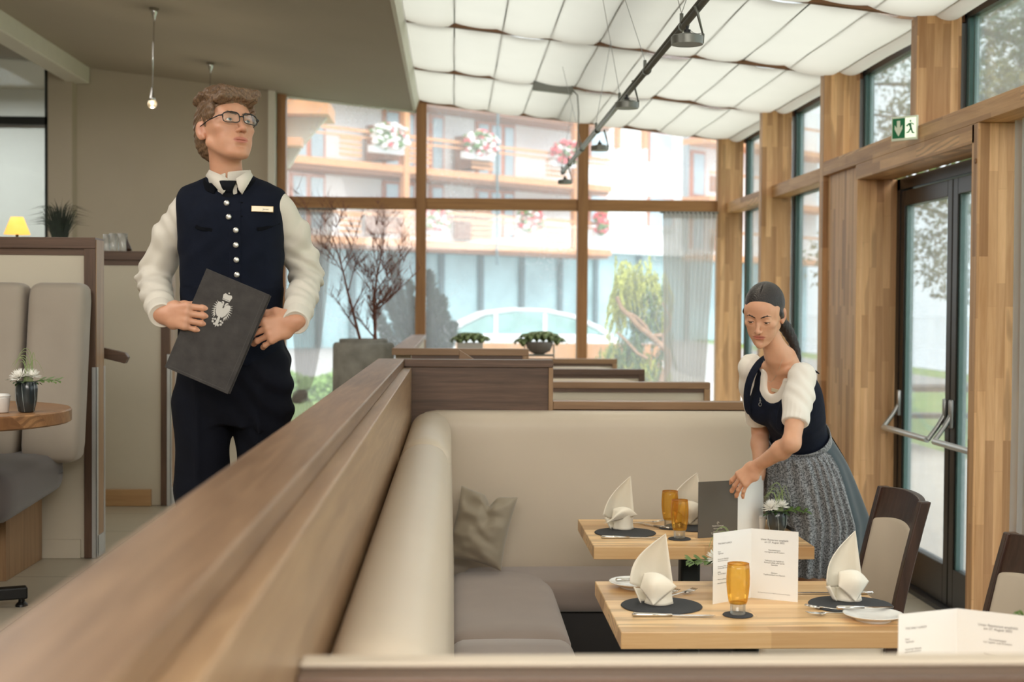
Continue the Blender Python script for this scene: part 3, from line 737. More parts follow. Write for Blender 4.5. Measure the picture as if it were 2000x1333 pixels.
def knife(label, p, rz, L=.225):
    t = thing('table_knife', label, 'knife', p, rz)
    g = MB(); g.tube([(-.5 * L, 0, .0065), (-.48 * L, 0, .0065), (-.3 * L, 0, .006), (-.02 * L, 0, .0055)], [.003, .0062, .0058, .0042], 10); g.build('handle', 'cutlery_steel', t, True)
    pl = [(-.02 * L, -.004), (.1 * L, -.0085), (.35 * L, -.009), (.46 * L, -.005), (.5 * L, .001), (.4 * L, .0045), (-.02 * L, .004)]
    g = MB(); A = [g.bm.verts.new((x, y, .0045)) for x, y in pl]; B = [g.bm.verts.new((x, y, .006)) for x, y in pl]
    g.bm.faces.new(A[::-1]); g.bm.faces.new(B)
    for i in range(len(pl)): g.bm.faces.new((A[i], A[(i + 1) % len(pl)], B[(i + 1) % len(pl)], B[i]))
    g.build('blade', 'cutlery_steel', t); return t
def fork(label, p, rz, L=.20):
    t = thing('table_fork', label, 'fork', p, rz)
    g = MB(); g.tube([(-.5 * L, 0, .004), (-.3 * L, 0, .004), (0, 0, .006), (.18 * L, 0, .010), (.25 * L, 0, .009)], [.0055, .005, .0028, .0028, .006], 8)
    for v in g.bm.verts: v.co.z = v.co.z * .6 + .002
    g.build('handle', 'cutlery_steel', t, True)
    g = MB()
    g.box(.24 * L, .31 * L, -.011, .011, .0060, .0078)
    for k in range(4):
        y = -.0095 + k * .00633
        g.tube([(.30 * L, y, .0068), (.4 * L, y, .0085), (.5 * L, y * .9, .012)], [.0016, .0014, .0009], 6)
    g.build('tines', 'cutlery_steel', t, True); return t
def plate(label, p, r=.085):
    o = MB().lathe([(0.001, .004), (r * .55, .004), (r * .62, .006), (r * .97, .017), (r, .019), (r * .99, .0205), (r * .95, .0195), (r * .6, .0095), (r * .55, .008), (0.001, .008)], n=64).lathe([(r * .58, 0), (r * .6, .0), (r * .6, .006)], n=48).build('side_plate', 'porcelain', smooth=True)
    o.location = p; tag(o, label, 'plate', 'white side plates'); return o
Z = .75
def tp(x, y, z=Z):
    "point on a horizontal plane z seen at pixel"
    d = fw * F + rt * (x - 1000) - up * (y - 666.5); k = (z - CAMZ) / d.z; return CP + d * k
ZM = Z + .0045
p = tp(1221, 1042); mat_('round slate placemat under the napkin on the left of the rear table', p, .118, group='round slate placemats'); PB = p
p2 = tp(1358, 1031); mat_('round slate placemat behind the two glasses on the rear table', p2, .118, group='round slate placemats')
p3 = tp(1292, 1185); mat_('round slate placemat on the left of the front table', p3, .118, group='round slate placemats')
p4 = tp(1661, 1183); mat_('round slate placemat on the right of the front table', p4, .122, group='round slate placemats')
def onto(p, z=ZM): return Vector((p[0], p[1], z))
napkin('pointed cream napkin on the left placemat of the rear table', onto(tp(1216, 1034, ZM)), .15)
napkin('pointed cream napkin half hidden behind the dark menu', onto(tp(1350, 1024, ZM)), -.05, 1)
napkin('pointed cream napkin on the left placemat of the front table', onto(tp(1284, 1180, ZM)), -.15, 1)
napkin('pointed cream napkin on the right placemat of the front table', onto(tp(1657, 1173, ZM)), .35, 1)
for (x, y, lab) in ((1327, 1054, 'amber glass tumbler in front of its twin on the rear table'), (1308, 1033, 'amber glass tumbler behind its twin on the rear table'), (1441, 1203, 'amber glass tumbler standing alone before the white card')):
    q = tp(x, y); mat_('small round coaster under the %s' % lab.replace('amber glass ', ''), q, .043, 'coaster', 'slate coasters under the glasses'); glass(lab, onto(q))
knife('table knife before the left placemat of the rear table', onto(tp(1232, 1053)  , Z), -.02)
knife('table knife before the left placemat of the front table', onto(tp(1316, 1206), Z), -.03, .235)
knife('table knife behind the right placemat of the front table', onto(tp(1630, 1162), Z), 3.12, .235)
knife('dark handled knife lying beside the rear amber glass', onto(tp(1276, 1030), Z), 2.2, .18)
fork('table fork behind the left placemat of the front table', onto(tp(1318, 1166), Z), .75)
fork('small fork beside the fork on the left of the front table', onto(tp(1290, 1166), Z), .75, .17)
fork('table fork resting by the right-hand side plate', onto(tp(1640, 1202), Z), 3.3)
fork('small fork at the edge of the right placemat', onto(tp(1630, 1194), Z), 2.75, .17)
fork('table fork behind the left placemat of the rear table', onto(tp(1254, 1024), Z), .3)
knife('butter knife lying across the left side plate', onto(tp(1245, 1148), Z + .019), .15, .14)
knife('butter knife lying across the right side plate', onto(tp(1690, 1204), Z + .019), .08, .17)
plate('white side plate at the back left of the front table', tp(1243, 1148))
plate('white side plate at the right of the front table', tp(1705, 1212), .083)

# menu cards -----------------------------------------------------------
def text(body, size, mat, par, M, name='print', align='CENTER', ext=.0002, space=1):
    cu = bpy.data.curves.new('t', 'FONT'); cu.body = body; cu.size = size; cu.align_x = align; cu.space_line = space
    to = bpy.data.objects.new('t', cu); COL.objects.link(to); bpy.context.view_layer.update()
    me = bpy.data.meshes.new_from_object(to.evaluated_get(bpy.context.evaluated_depsgraph_get()))
    bpy.data.objects.remove(to); me.transform(M)
    return link_mesh(name, me, mat, par)
plain('card_white', '#e9e9e6', 0.7, var=0.01)
plain('card_grey', '#57524a', 0.6, var=0.02)
plain('ink', '#5a5552', 0.8)
plain('ink_pale', '#d9d2c6', 0.7)
def leaf(par, a, b, h, mat, name='leaf', th=.0014):
    "one standing leaf from a to b (XY), height h; returns frame matrix (origin a, X along, Z up)"
    a, b = Vector(a), Vector(b); d = (b - a); L = d.length; ang = math.atan2(d.y, d.x)
    M = Matrix.Translation((a.x, a.y, 0)) @ Matrix.Rotation(ang, 4, 'Z')
    MB().box(0, L, -th / 2, th / 2, 0, h).xf(M).build(name, mat, par)
    return M @ Matrix.Translation((0, -th / 2 - .0006, 0)) @ Matrix.Rotation(PI / 2, 4, 'X'), L
def card(label, A, Fo, B, h=.208):
    t = thing('menu_card', label, 'menu', (Fo[0], Fo[1], Z))
    A = (A[0] - Fo[0], A[1] - Fo[1]); B = (B[0] - Fo[0], B[1] - Fo[1])
    M1, L1 = leaf(t, A, (0, 0), h, 'card_white', 'left_leaf'); M2, L2 = leaf(t, (0, 0), B, h, 'card_white', 'right_leaf')
    T_ = Matrix.Translation
    text('THE DAILY LUNCH', .0068, 'ink', t, M1 @ T_((.018, h - .035, 0)), 'left_print', 'LEFT')
    text('Menü\nTagessuppe\n\n\nGemischter Blattsalat\nmit Kernöl und Brot\n\n\nGebratenes Filet vom Saibling\nmit Kartoffeln und Gemüse\n\nKaffee\nTee und Gebäck\n\n\nWeine und Biere\n\nAlkoholfreie Getränke', .0052, 'ink', t, M1 @ T_((.018, h - .058, 0)), 'left_print', 'LEFT', space=1.05)
    text('Unser Restaurant empfiehlt\nam 27. August 2022', .0075, 'ink', t, M2 @ T_((L2 / 2, h - .032, 0)), 'right_print')
    text('Karottensuppe\nmit Ingwer und Kräutern\n\n', .006, 'ink', t, M2 @ T_((L2 / 2, h - .062, 0)), 'right_print')
    text('Tafelspitz mit Apfelkren\nRöstkartoffeln und Spinat\nGemüse\n\n\n\nDessert\nTopfennockerl und Beeren', .006, 'ink', t, M2 @ T_((L2 / 2, h - .094, 0)), 'right_print')
    text('Alle Preise inklusive Steuern. Fragen Sie uns gerne nach Allergenen.', .0036, 'ink', t, M2 @ T_((L2 / 2, .018, 0)), 'right_print')
    return t
a = tp(1392, 1181); f_ = tp(1466, 1168); b_ = tp(1558, 1177)
card('folded white menu card standing open on the front table', a, f_, b_)
card('blurred white menu card at the lower right, standing on the nearest table', (.965, 3.02), (1.115, 3.08), (1.262, 2.985))
# dark menu held by the waitress
t_ = thing('menu_folder', 'dark grey folded menu being placed by the waitress', 'menu', (*tp(1440, 1047)[:2], Z))
o0 = tp(1440, 1047); a = tp(1363, 1052) - o0; b_ = tp(1490, 1034) - o0
M1, L1 = leaf(t_, a[:2], (0, 0), .212, 'card_grey', 'front_cover', .002)
leaf(t_, (0, 0), b_[:2], .212, 'card_white', 'inner_leaf', .002)
T_ = Matrix.Translation
text('Hotel Sommer', .0085, 'ink_pale', t_, M1 @ T_((L1 / 2, .040, 0)), 'cover_print')
text('Restaurant & Bar', .0055, 'ink_pale', t_, M1 @ T_((L1 / 2, .031, 0)), 'cover_print')
text('www.hotel-sommer.at\nWir freuen uns auf Ihren Besuch\nTagesempfehlung und Getränke', .0045, 'ink_pale', t_, M1 @ T_((L1 / 2, .020, 0)), 'cover_print')
MB().tube([(.004 * math.cos(q) * (1 if q < 4 else .6) , .0045 * math.sin(q), 0) for q in [k * .4 for k in range(14)]], .0006, 6).xf(M1 @ T_((L1 / 2, .053, 0))).build('cover_mark', 'ink_pale', t_)

# flower vases -----------------------------------------------------------
def blade(g, pts, w, up_=(0, 0, 1), taper=True):
    pts = [Vector(p) for p in pts]; L = []
    for i, p in enumerate(pts):
        tg = (pts[min(i + 1, len(pts) - 1)] - pts[max(0, i - 1)]).normalized(); s = tg.cross(Vector(up_)); s = s.normalized() if s.length > 1e-4 else Vector((1, 0, 0))
        q = i / (len(pts) - 1); ww = w * (math.sin(PI * (q * .88 + .1)) if taper else (1 - q) * .8 + .2 * (q < .9))
        L.append((g.bm.verts.new(p - s * ww), g.bm.verts.new(p + s * ww)))
    for A, B in zip(L, L[1:]): g.bm.faces.new((A[0], A[1], B[1], B[0]))
def flower(par, c, r, rnd, tilt=(0, 0)):
    g = MB(); M = Matrix.Translation(c) @ Matrix.Rotation(tilt[0], 4, 'X') @ Matrix.Rotation(tilt[1], 4, 'Y')
    for ring, (n, el, rr) in enumerate(((22, .25, 1), (20, .6, .9), (16, .95, .75), (10, 1.25, .5))):
        for k in range(n):
            a = 2 * PI * (k + ring * .5) / n + rnd.uniform(-.08, .08); e = el + rnd.uniform(-.12, .12)
            d = Vector((math.cos(a) * math.cos(e), math.sin(a) * math.cos(e), math.sin(e)))
            p0 = d * r * .1; p1 = d * r * rr * .6 + Vector((0, 0, -.002)); p2 = d * r * rr + Vector((0, 0, .004 * ring - .002))
            blade(g, [p0, p0.lerp(p1, .5), p1, p2], r * .10)
    g.xf(M).build('flower', 'petal_white', par, True, solid=.0006)
def arrangement(label, loc, seed, h=.085, side=1, group='small ribbed vases with white flowers'):
    rnd = random.Random(seed); t = thing('flower_vase', label, 'vase', loc, 0, group)
    fl = lambda a, z: 1 + .05 * abs(math.sin(2.5 * a + 1.2 * z / h))
    R = .036
    MB().lathe([(R * .62, 0), (R * .75, .004), (R * .98, h * .4), (R * 1.03, h * .75), (R * .95, h * .97), (R * .90, h), (R * .84, h * .97), (R * .8, h * .8)], n=60, flute=fl).build('vase', 'vase_glaze', t, True)
    g = MB()
    for k in range(5):
        a = k * 2 * PI / 5 + 1.0
        g.tube([((R * f2 + .0015) * math.cos(a - .25 * z / h), (R * f2 + .0015) * math.sin(a - .25 * z / h), z) for z, f2 in ((.003, .72), (h * .4, .97), (h * .75, 1.02), (h * .98, .94))], .0011, 6)
    g.build('vase_ribs', 'vase_rib', t, True)
    flower(t, (-.022, -.006, h + .014), .040, rnd, (.35, -.3)); flower(t, (.016, .006, h + .018), .036, rnd, (.1, .2))
    g = MB()
    for k in range(16):
        a = rnd.uniform(0, 2 * PI); r0 = .022; L = rnd.uniform(.03, .055)
        p = Vector((r0 * math.cos(a), r0 * math.sin(a), h - .004)); d = Vector((math.cos(a), math.sin(a), rnd.uniform(-.1, .35)))
        blade(g, [p, p + d * L * .4, p + d * L * .75, p + d * L + Vector((0, 0, -.008))], .009)
    g.build('small_leaves', 'leaf_dark', t, True)
    g = MB()
    for k, a in enumerate((0.1 * side, -.35, .4)):
        d = Vector((side * math.cos(a), math.sin(a), .25)); p = Vector((side * .02, 0, h)); st = [p + d * s_ * .085 + Vector((0, 0, -.9 * s_ * s_ * .02)) for s_ in (0, .33, .66, 1)]
        g.tube(st, .0009, 5)
        for s_ in st[1:]:
            for sg in (-1, 1):
                dd = Vector((side * .6, sg * .8, -.1 + .5 * (sg > 0))).normalized(); blade(g, [s_, s_ + dd * .014, s_ + dd * .028, s_ + dd * .036 + Vector((0, 0, -.004))], .0065)
    g.build('leaf_sprigs', 'leaf_mid', t, True)
    g = MB()
    for k in range(9):
        s0 = -.01 + .004 * k; top = .05 + .006 * k + rnd.uniform(0, .01); e = rnd.uniform(-.062, -.035) if k % 3 else rnd.uniform(.03, .07)
        blade(g, bez((s0, .0, h), (s0 + .01, 0, h + top * 1.5), (e * .6, rnd.uniform(-.01, .01), h + top * 1.4), (e, rnd.uniform(-.015, .015), h + rnd.uniform(.0, .04)), 12), .0016, (0, 1, 0), False)
    g.build('grass_blades', 'leaf_grass', t, True)
    return t
q = tp(1508, 1040); arrangement('ribbed vase with white flowers on the rear table in front of the apron', (q.x + .016, q.y - .01, Z), 3, .082)
q = tp(1434, 1150); arrangement('vase of white flowers and leaves half hidden behind the white card', (q.x - .02, q.y + .06, Z), 5, .07, -1)
arrangement('dark ribbed vase with white flowers on the round table', (-1.530, 5.17, CZ + .754), 8, .110)
# grass arrangement at the lower right, standing on the nearest table
t_ = thing('grass_vase', 'blurred vase of thin green grass beside the card at the lower right', 'vase', (1.30, 3.12, Z))
MB().lathe([(.024, 0), (.034, .03), (.036, .06), (.031, .08)], n=40).build('vase', 'vase_glaze', t_, True)
g = MB(); rnd = random.Random(4)
for k in range(12):
    e = rnd.uniform(-.05, .05)
    blade(g, bez((e * .2, 0, .07), (e * .2, 0, .16), (e * 1.2, .0, .27 - abs(e)), (e * 1.6 + .0, rnd.uniform(-.02, .02), .14 + rnd.uniform(0, .06)), 12), .003, (0, 1, 0), False)
g.build('grass_blades', 'leaf_mid', t_, True)
# white lidded pots
def sugar(label, loc, s=1):
    t = thing('lidded_pot', label, 'pot', loc)
    MB().lathe([(.019 * s, 0), (.021 * s, .002), (.025 * s, .04 * s), (.026 * s, .043 * s)], n=40).build('pot', 'porcelain', t, True)
    MB().lathe([(.0265 * s, .0435 * s), (.0265 * s, .047 * s), (.02 * s, .052 * s), (.001, .053 * s)], n=40).build('lid', 'porcelain', t, True)
sugar('small white lidded pot beside the vase on the round table', (-1.615, 5.15, CZ + .754), 1.3)
q = tp(1482, 1034); sugar('small white lidded pot beside the vase on the rear table', (q.x, q.y, Z), 1.1)

# ================================================================ things on the left partitions
t_ = thing('table_lamp', 'small lamp with glowing yellow shade behind the tall partition', 'lamp', (-2.475, 8.19, 1.911))
emit('lamp_shade_glow', '#e9b455', 1.0)
MB().lathe([(.072, .092), (.034, .19)], n=40).build('lamp_shade', 'lamp_shade_glow', t_, True, solid=.002)
MB().lathe([(.045, 0), (.045, .008), (.008, .014), (.008, .10)], n=24).build('lamp_base', 'black_metal', t_, True)
light('lamp_bulb', 'POINT', (-2.475, 8.19, 2.03), (0, 0, 0), 1.2, (1, .72, .35), .02)
t_ = thing('grass_plant', 'dark spiky grass plant on top of the tall partition beside the lamp', 'plant', (-2.235, 8.19, 1.911))
g = MB(); rnd = random.Random(2)
for k in range(230):
    a = rnd.uniform(0, 2 * PI); s_ = rnd.uniform(.1, 1) ** .7; L = rnd.uniform(.17, .31)
    x, y = math.cos(a) * s_, math.sin(a) * s_ * .35
    blade(g, [(x * .03, y * .03, .02), (x * .055, y * .05, .02 + L * .45), (x * .10, y * .08, L * .85 + .0), (x * .20, y * .14, .02 + L * (1.02 - .35 * s_))], .0026, (0, 1, 0), False)
plain('grass_dark', '#1d2a1c', .6, var=.3, vs=40)
g.build('leaves', 'grass_dark', t_)['kind'] = 'stuff'
MB().box(-.07, .07, -.04, .04, 0, .04, .004).build('planter', 'black_metal', t_)
for x, r, h, lab in ((-1.962, .016, .095, "slim clear glass at the left of three on the partition"), (-1.925, .02, .10, "clear glass in the middle of three on the partition"), (-1.872, .027, .10, "wide clear glass at the right of three on the partition")):

    o = MB().lathe([(r * .9, 0), (r, .004), (r * 1.05, h)], n=32).build('drinking_glass', 'clear_glass', smooth=True); o.location = (x, 8.14, 1.911)
    tag(o, lab, 'glass', 'clear glasses on the partition')
g = MB(); g.tube([(-1.835, 8.14, 1.9115), (-1.838, 8.14, 1.935), (-1.846, 8.14, 1.965), (-1.85, 8.14, 1.99)], [.016, .013, .008, .003], 10)
tag(g.build('wooden_figurine', 'chair_wood', smooth=True), 'small dark pointed wooden figurine beside the glasses on the partition', 'figurine')
# ================================================================ ceiling fixtures, curtains, plants inside
emit('lamp_lens', '#ffe6c0', 6.0)
# suspended track with spots
TX, TZ = .925, 2.755
t_ = thing('lighting_rail', 'grey suspended lighting rail hung on thin wires under the blinds', 'light track', (TX, 8.5, TZ))
MB().cyl((TX - .0, 4.2, TZ), (TX, 12.2, TZ), .013, n=12).cyl((TX - .012, 4.2, TZ + .012), (TX - .012, 12.2, TZ + .012), .006, n=8).build('rail', 'lamp_grey', t_, True, True)
for y in (4.9, 5.75, 6.85, 7.9, 9.2, 10.3, 11.4, 12.1):
    MB().cyl((TX, y - .02, TZ), (TX, y + .02, TZ), .020, n=12).cyl((TX - .01, y, TZ - .01), (TX - .01, y, TZ + .05), .008).build('rail_clamp', 'lamp_grey', t_, True, True)
for y, dx in ((5.75, -.12), (5.75, .10), (6.85, -.14), (7.9, -.08), (9.2, .05), (10.3, -.1), (12.1, .05)):
    x2 = TX - .01 + dx * 1.5
    MB().cyl((TX - .01, y, TZ + .05), (x2, y - .15, roofz(x2) - .012), .0016, n=6).build('suspension_wire', 'steel', t_, world=True)
for i, (y, px, py, lab) in enumerate(((5.35, 1342, 79, 'largest round grey spotlight on the rail'), (7.35, 1224, 206, 'round grey spotlight on the rail, second from the camera'), (9.9, 1171, 290, 'round grey spotlight before the right window post, third along the rail'), (12.2, 1103, 356, 'smallest round grey spotlight at the far end of the rail'))):
    p = at(px, py, y)
    if i == 0:
        s0 = thing('track_spotlight', lab, 'spotlight', p, 0, 'round grey spotlights on the rail')
        R = .060
        MB().lathe([(R - .004, -.016), (R, -.016), (R + .001, .014), (R - .004, .017), (.026, .024), (.014, .030), (.001, .031)], n=48).lathe([(R - .004, -.016), (R - .008, .004), (.001, .006)], n=48).build('housing', 'lamp_grey', s0, 'auto')
        MB().lathe([(.040, -.006), (.034, -.010), (.001, -.011)], n=32).build('lens', 'lamp_lens', s0, True)
        MB().lathe([(.013, .028), (.013, .040), (.001, .041)], n=24).lathe([(.006, .040), (.006, .055), (.001, .056)], n=12).build('lamp_socket', 'black_metal', s0, 'auto')
        g = MB(); g.tube([(.058, 0, -.01), (.060, 0, .026)], [.006, .006], 8).tube([(.060, 0, .022), (.038, 0, .105), (.030, 0, .13)], [.0035, .006, .007], 8).tube(bez((.01, 0, .04), (.03, 0, .02), (.045, 0, .025), (.06, 0, .03)), .0012, 6)
        g.build('arm', 'lamp_grey', s0, True)
    else:
        dup(s0, p, 0, lab)
    light('spotlight_beam', 'SPOT', p + Vector((0, 0, -.02)), (0, 0, 0), 14, (1, .88, .7), .03, spot=math.radians(95))
t_ = thing('power_supply_box', 'grey transformer box with a hanging cable under the roof blinds', 'transformer', (.76, 11.05, 3.31))
MB().box(-.155, .155, -.04, .04, -.035, .03, .004).xf(Matrix.Rotation(.10, 4, 'Y')).build('housing', 'lamp_grey', t_)
MB().tube([(.15, -.03, -.02), (.19, -.03, -.06), (.20, -.03, -.2), (.195, -.03, -.4), (.175, -.03, -.56), (.16, -.1, -.60)], .005, 8).build('cable', 'lamp_grey', t_, True)

# drop pendants
for i, (x, yt, Y, yb) in enumerate(((301, 27, 9.5, 216), (411, 134, 11.6, 262))):
    p = at(x, yt, Y); zc = 3.375 + (-.375 - p.x) * .115
    if i == 0:
        pd = thing('pendant_light', 'thin metal pendant with lit crystal drop, nearest under the plain ceiling', 'pendant lamp', (p.x, Y, zc - .001), 0, 'crystal drop pendants')
        MB().lathe([(.034, 0), (.018, -.03), (.010, -.06), (.005, -.08)], n=28).build('ceiling_cone', 'chrome', pd, True)
        MB().tube([(0, 0, -.07), (-.006, 0, -.3), (-.012, 0, -.52)], .0035, 8).lathe([(.004, -.52), (.008, -.55), (.016, -.585), (.024, -.605)], (-.012, 0, 0), 24).build('stem', 'chrome', pd, True)
        thin_tint('crystal', (1, .97, .92, 1), .25, .5, (1, .9, .75, 1))
        gb = MB().ball((-.012, 0, -.627), .030, n=24).build('crystal_drop', 'crystal', pd, True)
        MB().ball((-.012, 0, -.625), .010, n=12).build('bulb', 'lamp_lens', gb, True)
    else: dup(pd, (p.x, Y, zc - .001), 0, 'thin metal pendant partly hidden behind the waiter\'s head')
    light('pendant_glow', 'POINT', (p.x - .012, Y, zc - .70), (0, 0, 0), 2.5, (1, .85, .6), .03)

# exit sign
t_ = thing('exit_sign', 'green and white escape route sign with down arrow on the beam', 'sign', (2.395, 7.42, 2.56), 0)
plain('sign_green', '#1f7a4d', .5, var=.01); plain('sign_white', '#e9f2dc', .5, var=.01); plain('sign_plastic', '#d5d6d8', .4, var=.01)
emit('sign_lit_white', '#e9f5dc', .5)
M = Matrix.Translation((-.055, -.09, 0)) @ Matrix.Rotation(math.radians(-48), 4, 'Z')
MB().box(-.07, .0, -.03, .03, -.03, .035, .004).build('housing', 'sign_plastic', t_)
pp = MB().box(-.075, .075, -.006, .006, -.068, .058, .002, M=M).build('plate', 'sign_white', t_)
MB().box(-.068, .003, -.0075, -.0062, -.055, .048, M=M).build('green_field', 'sign_green', pp)
MB().box(.006, .068, -.0075, -.0062, -.055, .048, M=M).build('white_field', 'sign_lit_white', pp)
ar = [(-.042, .036), (-.023, .036), (-.023, -.002), (-.010, .014), (-.010, -.008), (-.0325, -.046), (-.055, -.008), (-.055, .014), (-.042, -.002)]
MB().prism(ar, -.0085, -.0076, M=M).build('arrow', 'sign_white', pp)
rn = MB()
rn.prism([(.030, .030), (.037, .036), (.042, .030), (.037, .022)], -.0085, -.0076, M=M)
rn.prism([(.024, .018), (.040, .020), (.044, -.004), (.034, -.006)], -.0085, -.0076, M=M).prism([(.034, -.004), (.044, -.004), (.052, -.028), (.060, -.030), (.060, -.036), (.046, -.034)], -.0085, -.0076, M=M)
rn.prism([(.034, -.006), (.041, -.01), (.028, -.03), (.014, -.032), (.014, -.026), (.024, -.024)], -.0085, -.0076, M=M).prism([(.024, .018), (.028, .012), (.018, .002), (.010, .006)], -.0085, -.0076, M=M).prism([(.040, .018), (.054, .008), (.058, .012), (.042, .022)], -.0085, -.0076, M=M)
rn.build('running_figure', 'sign_green', pp)

# curtains
def curtain(label, fn_edges, z0, z1, n, Y, mat, amp=.018, folds=13, tie=None, header=True):
    t = thing('sheer_curtain', label, 'curtain', ((fn_edges(1)[0] + fn_edges(1)[1]) / 2, Y, z0))
    def f(u, v):
        a, b_ = fn_edges(v); x = a + (b_ - a) * u
        am = amp * min(1, (b_ - a) / .3 + .25)
        y = Y + am * math.sin(u * folds * 2 * PI + 1.3 * math.sin(v * 3)) + .25 * am * math.sin(u * folds * 4.4 * PI + v * 5)
        if tie: y += 0
        return Vector((x, y, z0 + (z1 - z0) * v))
    MB().grid(f, 150, 40).build('fabric', mat, t, True, True)
    if header:
        def h(u, v):
            a, b_ = fn_edges(1); x = a + (b_ - a) * u
            return Vector((x, Y - .004 + amp * math.sin(u * folds * 2 * PI + .18) , z1 - .05 + .055 * v))
        MB().grid(h, 150, 2).build('header_tape', mat, t, True, True)
    return t
# right-hand one hangs straight, slightly gathered towards the floor
curtain('straight grey sheer curtain at the right end of the gable window', lambda v: (1.885 + .045 * (1 - v) , 2.375 - .14 * (1 - v)), 0.005, 2.466, 40, 12.80, 'sheer_curtain_right', .022, 12)
MB().cyl((1.86, 12.80, 2.47), (2.39, 12.80, 2.47), .010).build('curtain_rail', 'lamp_grey')
tag([o for o in COL.objects if o.name.startswith('curtain_rail')][0], 'thin rail over the straight grey sheer curtain', 'curtain rail')
# left-hand one, gathered in a knot
zk = 1.03 - .2
KZ = at(590, 770, 12.80).z
def ed(v):
    z = CZ + (2.455 - CZ) * v
    xr_top, xl_top = at(651, 415, 12.8).x, at(575, 415, 12.8).x
    kx = at(587, 770, 12.8).x
    if z > KZ:
        q = (z - KZ) / (2.455 - KZ); s_ = q ** .42
        return (kx - .028 + (xl_top - .04 - kx) * min(1, q * 1.1) ** .8, kx + .03 + (xr_top - kx - .03) * s_)
    q = (KZ - z) / (KZ - CZ); s_ = min(1, q * 3.2) ** .7
    return (kx - .03 - .11 * s_, kx + .03 + .09 * s_)
curtain('grey sheer curtain tied in a knot behind the waiter', ed, CZ + .004, 2.466, 40, 12.80, 'sheer_curtain', .02, 9)
kx = at(587, 770, 12.8).x
kn = MB()
for k in range(3): kn.tube([(kx + .045 * math.cos(a + k) , 12.74 + .04 * math.sin(a + k), KZ + .035 * math.sin(a * 1.0 + 2 * k) - .02) for a in [j * PI / 8 for j in range(17)]], .028, 10)
kn.build('knot', 'sheer_curtain', [o for o in COL.objects if o.name.startswith('sheer_curtain') and o.type == 'EMPTY'][-1], True, True)
wr = MB().cyl((-1.5, 12.80, 2.47), (-1.05, 12.80, 2.47), .010).build('curtain_rail', 'lamp_grey'); tag(wr, 'thin rail over the knotted sheer curtain', 'curtain rail')

t_ = thing('sheer_curtain', 'grey sheer curtain hanging at the right edge beside the door post', 'curtain', (2.53, 6.1, .005))
def fc(u, v): return Vector((2.53 + .02 * math.sin(u * 16 * PI + math.sin(3 * v)), 5.66 + .66 * u, .005 + 2.46 * v))
MB().grid(fc, 140, 30).build('fabric', 'sheer_curtain', t_, True, True)
# big grey pot with bare shrub
pc = at(707, 655, 11.0)
t_ = thing('potted_shrub', 'bare twiggy shrub in a big grey concrete planter', 'plant', (pc.x, 11.2, CZ))
MB().lathe([(.235, 0.001), (.24, .01), (.24, .83), (.225, .85), (.19, .85), (.19, .875), (.175, .88), (.165, .80), (.001, .80)], n=64).build('planter', 'concrete_pot', t_, 'auto')
plain('bark', '#7a5044', .8, var=.2, vs=30)
rnd = random.Random(11)
def branch(g, p, d, L, r, depth, rnd, up_=.25, forks=3, wob=.25):
    pts = [Vector(p)]; q = Vector(p); dd = Vector(d).normalized(); n = 6
    rs = [r]
    for i in range(n):
        dd = (dd + Vector((rnd.uniform(-1, 1), rnd.uniform(-1, 1), rnd.uniform(-.5, 1))) * wob * .35 + Vector((0, 0, up_ * .12))).normalized()
        q = q + dd * L / n; pts.append(q.copy()); rs.append(r * (1 - .7 * (i + 1) / n))
    g.tube(pts, rs, 6)
    if depth > 0:
        for k in range(forks):
            i = rnd.randint(1, n - 1); a = rnd.uniform(0, 2 * PI)
            nd = (dd + Vector((math.cos(a), math.sin(a), rnd.uniform(-.1, .5))) * .95).normalized()
            branch(g, pts[i], nd, L * rnd.uniform(.35, .6), max(.0022, rs[i] * .6), depth - 1, rnd, up_, forks, wob)
for nm, x0, d, L in (('stem', -.01, (-.28, 0, 1), .92), ('stem', .10, (-.02, .05, 1), .88), ('stem', .07, (.1, .1, 1), .55)):
    g = MB(); branch(g, (x0, 0, .80), d, L, .014, 3, rnd, .3, 7, .30); g.build(nm, 'bark', t_, True)

# succulents on the far booth back
plain('succulent', '#7a8a5e', .5, var=.45, vs=40); plain('bowl_taupe', '#6a625d', .7, var=.1, vs=20); plain('box_pale', '#b9b3ae', .7, var=.05)
def rosettes(par, xs, seed):
    rnd = random.Random(seed)
    for x, z, s_ in xs:
        g = MB()
        for k in range(22):
            a = 2.4 * k; q = k / 22; L = s_ * (1.0 - .35 * q); el = .05 + 1.0 * q
            d = Vector((math.cos(a) * math.cos(el), math.sin(a) * math.cos(el) * .8, math.sin(el)))
            p = Vector((x, 0, z - .025)); blade(g, [p, p + d * L * .45 + Vector((0, 0, L * .42)), p + d * L * .85 + Vector((0, 0, L * .50)), p + d * L * 1.08 + Vector((0, 0, L * .22)), p + d * L * .95 + Vector((0, 0, L * .08))], s_ * .20)
        g.build('rosette', 'succulent', par, True, solid=.004)
t_ = thing('succulent_pot', 'low pale box of dark succulents behind the stair handrail', 'plant', (at(918, 690, 11.65).x, 11.65, 1.187))
MB().box(-.10, .10, -.05, .05, 0, .035, .006).box(-.105, .105, -.055, .055, .0355, .125, .006).build('planter', 'box_pale', t_)
rosettes(t_, ((-.085, .13, .085), (-.03, .15, .10), (.03, .15, .098), (.09, .135, .085)), 1)
t_ = thing('succulent_bowl', 'grey bowl of dark succulents on a thin wire stand', 'plant', (at(1053, 690, 11.65).x, 11.65, 1.187))
MB().lathe([(.04, .035), (.09, .06), (.108, .10), (.115, .135), (.105, .135), (.001, .12)], n=40).build('bowl', 'bowl_taupe', t_, True)
g = MB()
for sx in (-1, 1):
    for sy in (-1, 1): g.tube([(sx * .12, sy * .045, .001), (sx * .12, sy * .045, .115)], .003, 6)
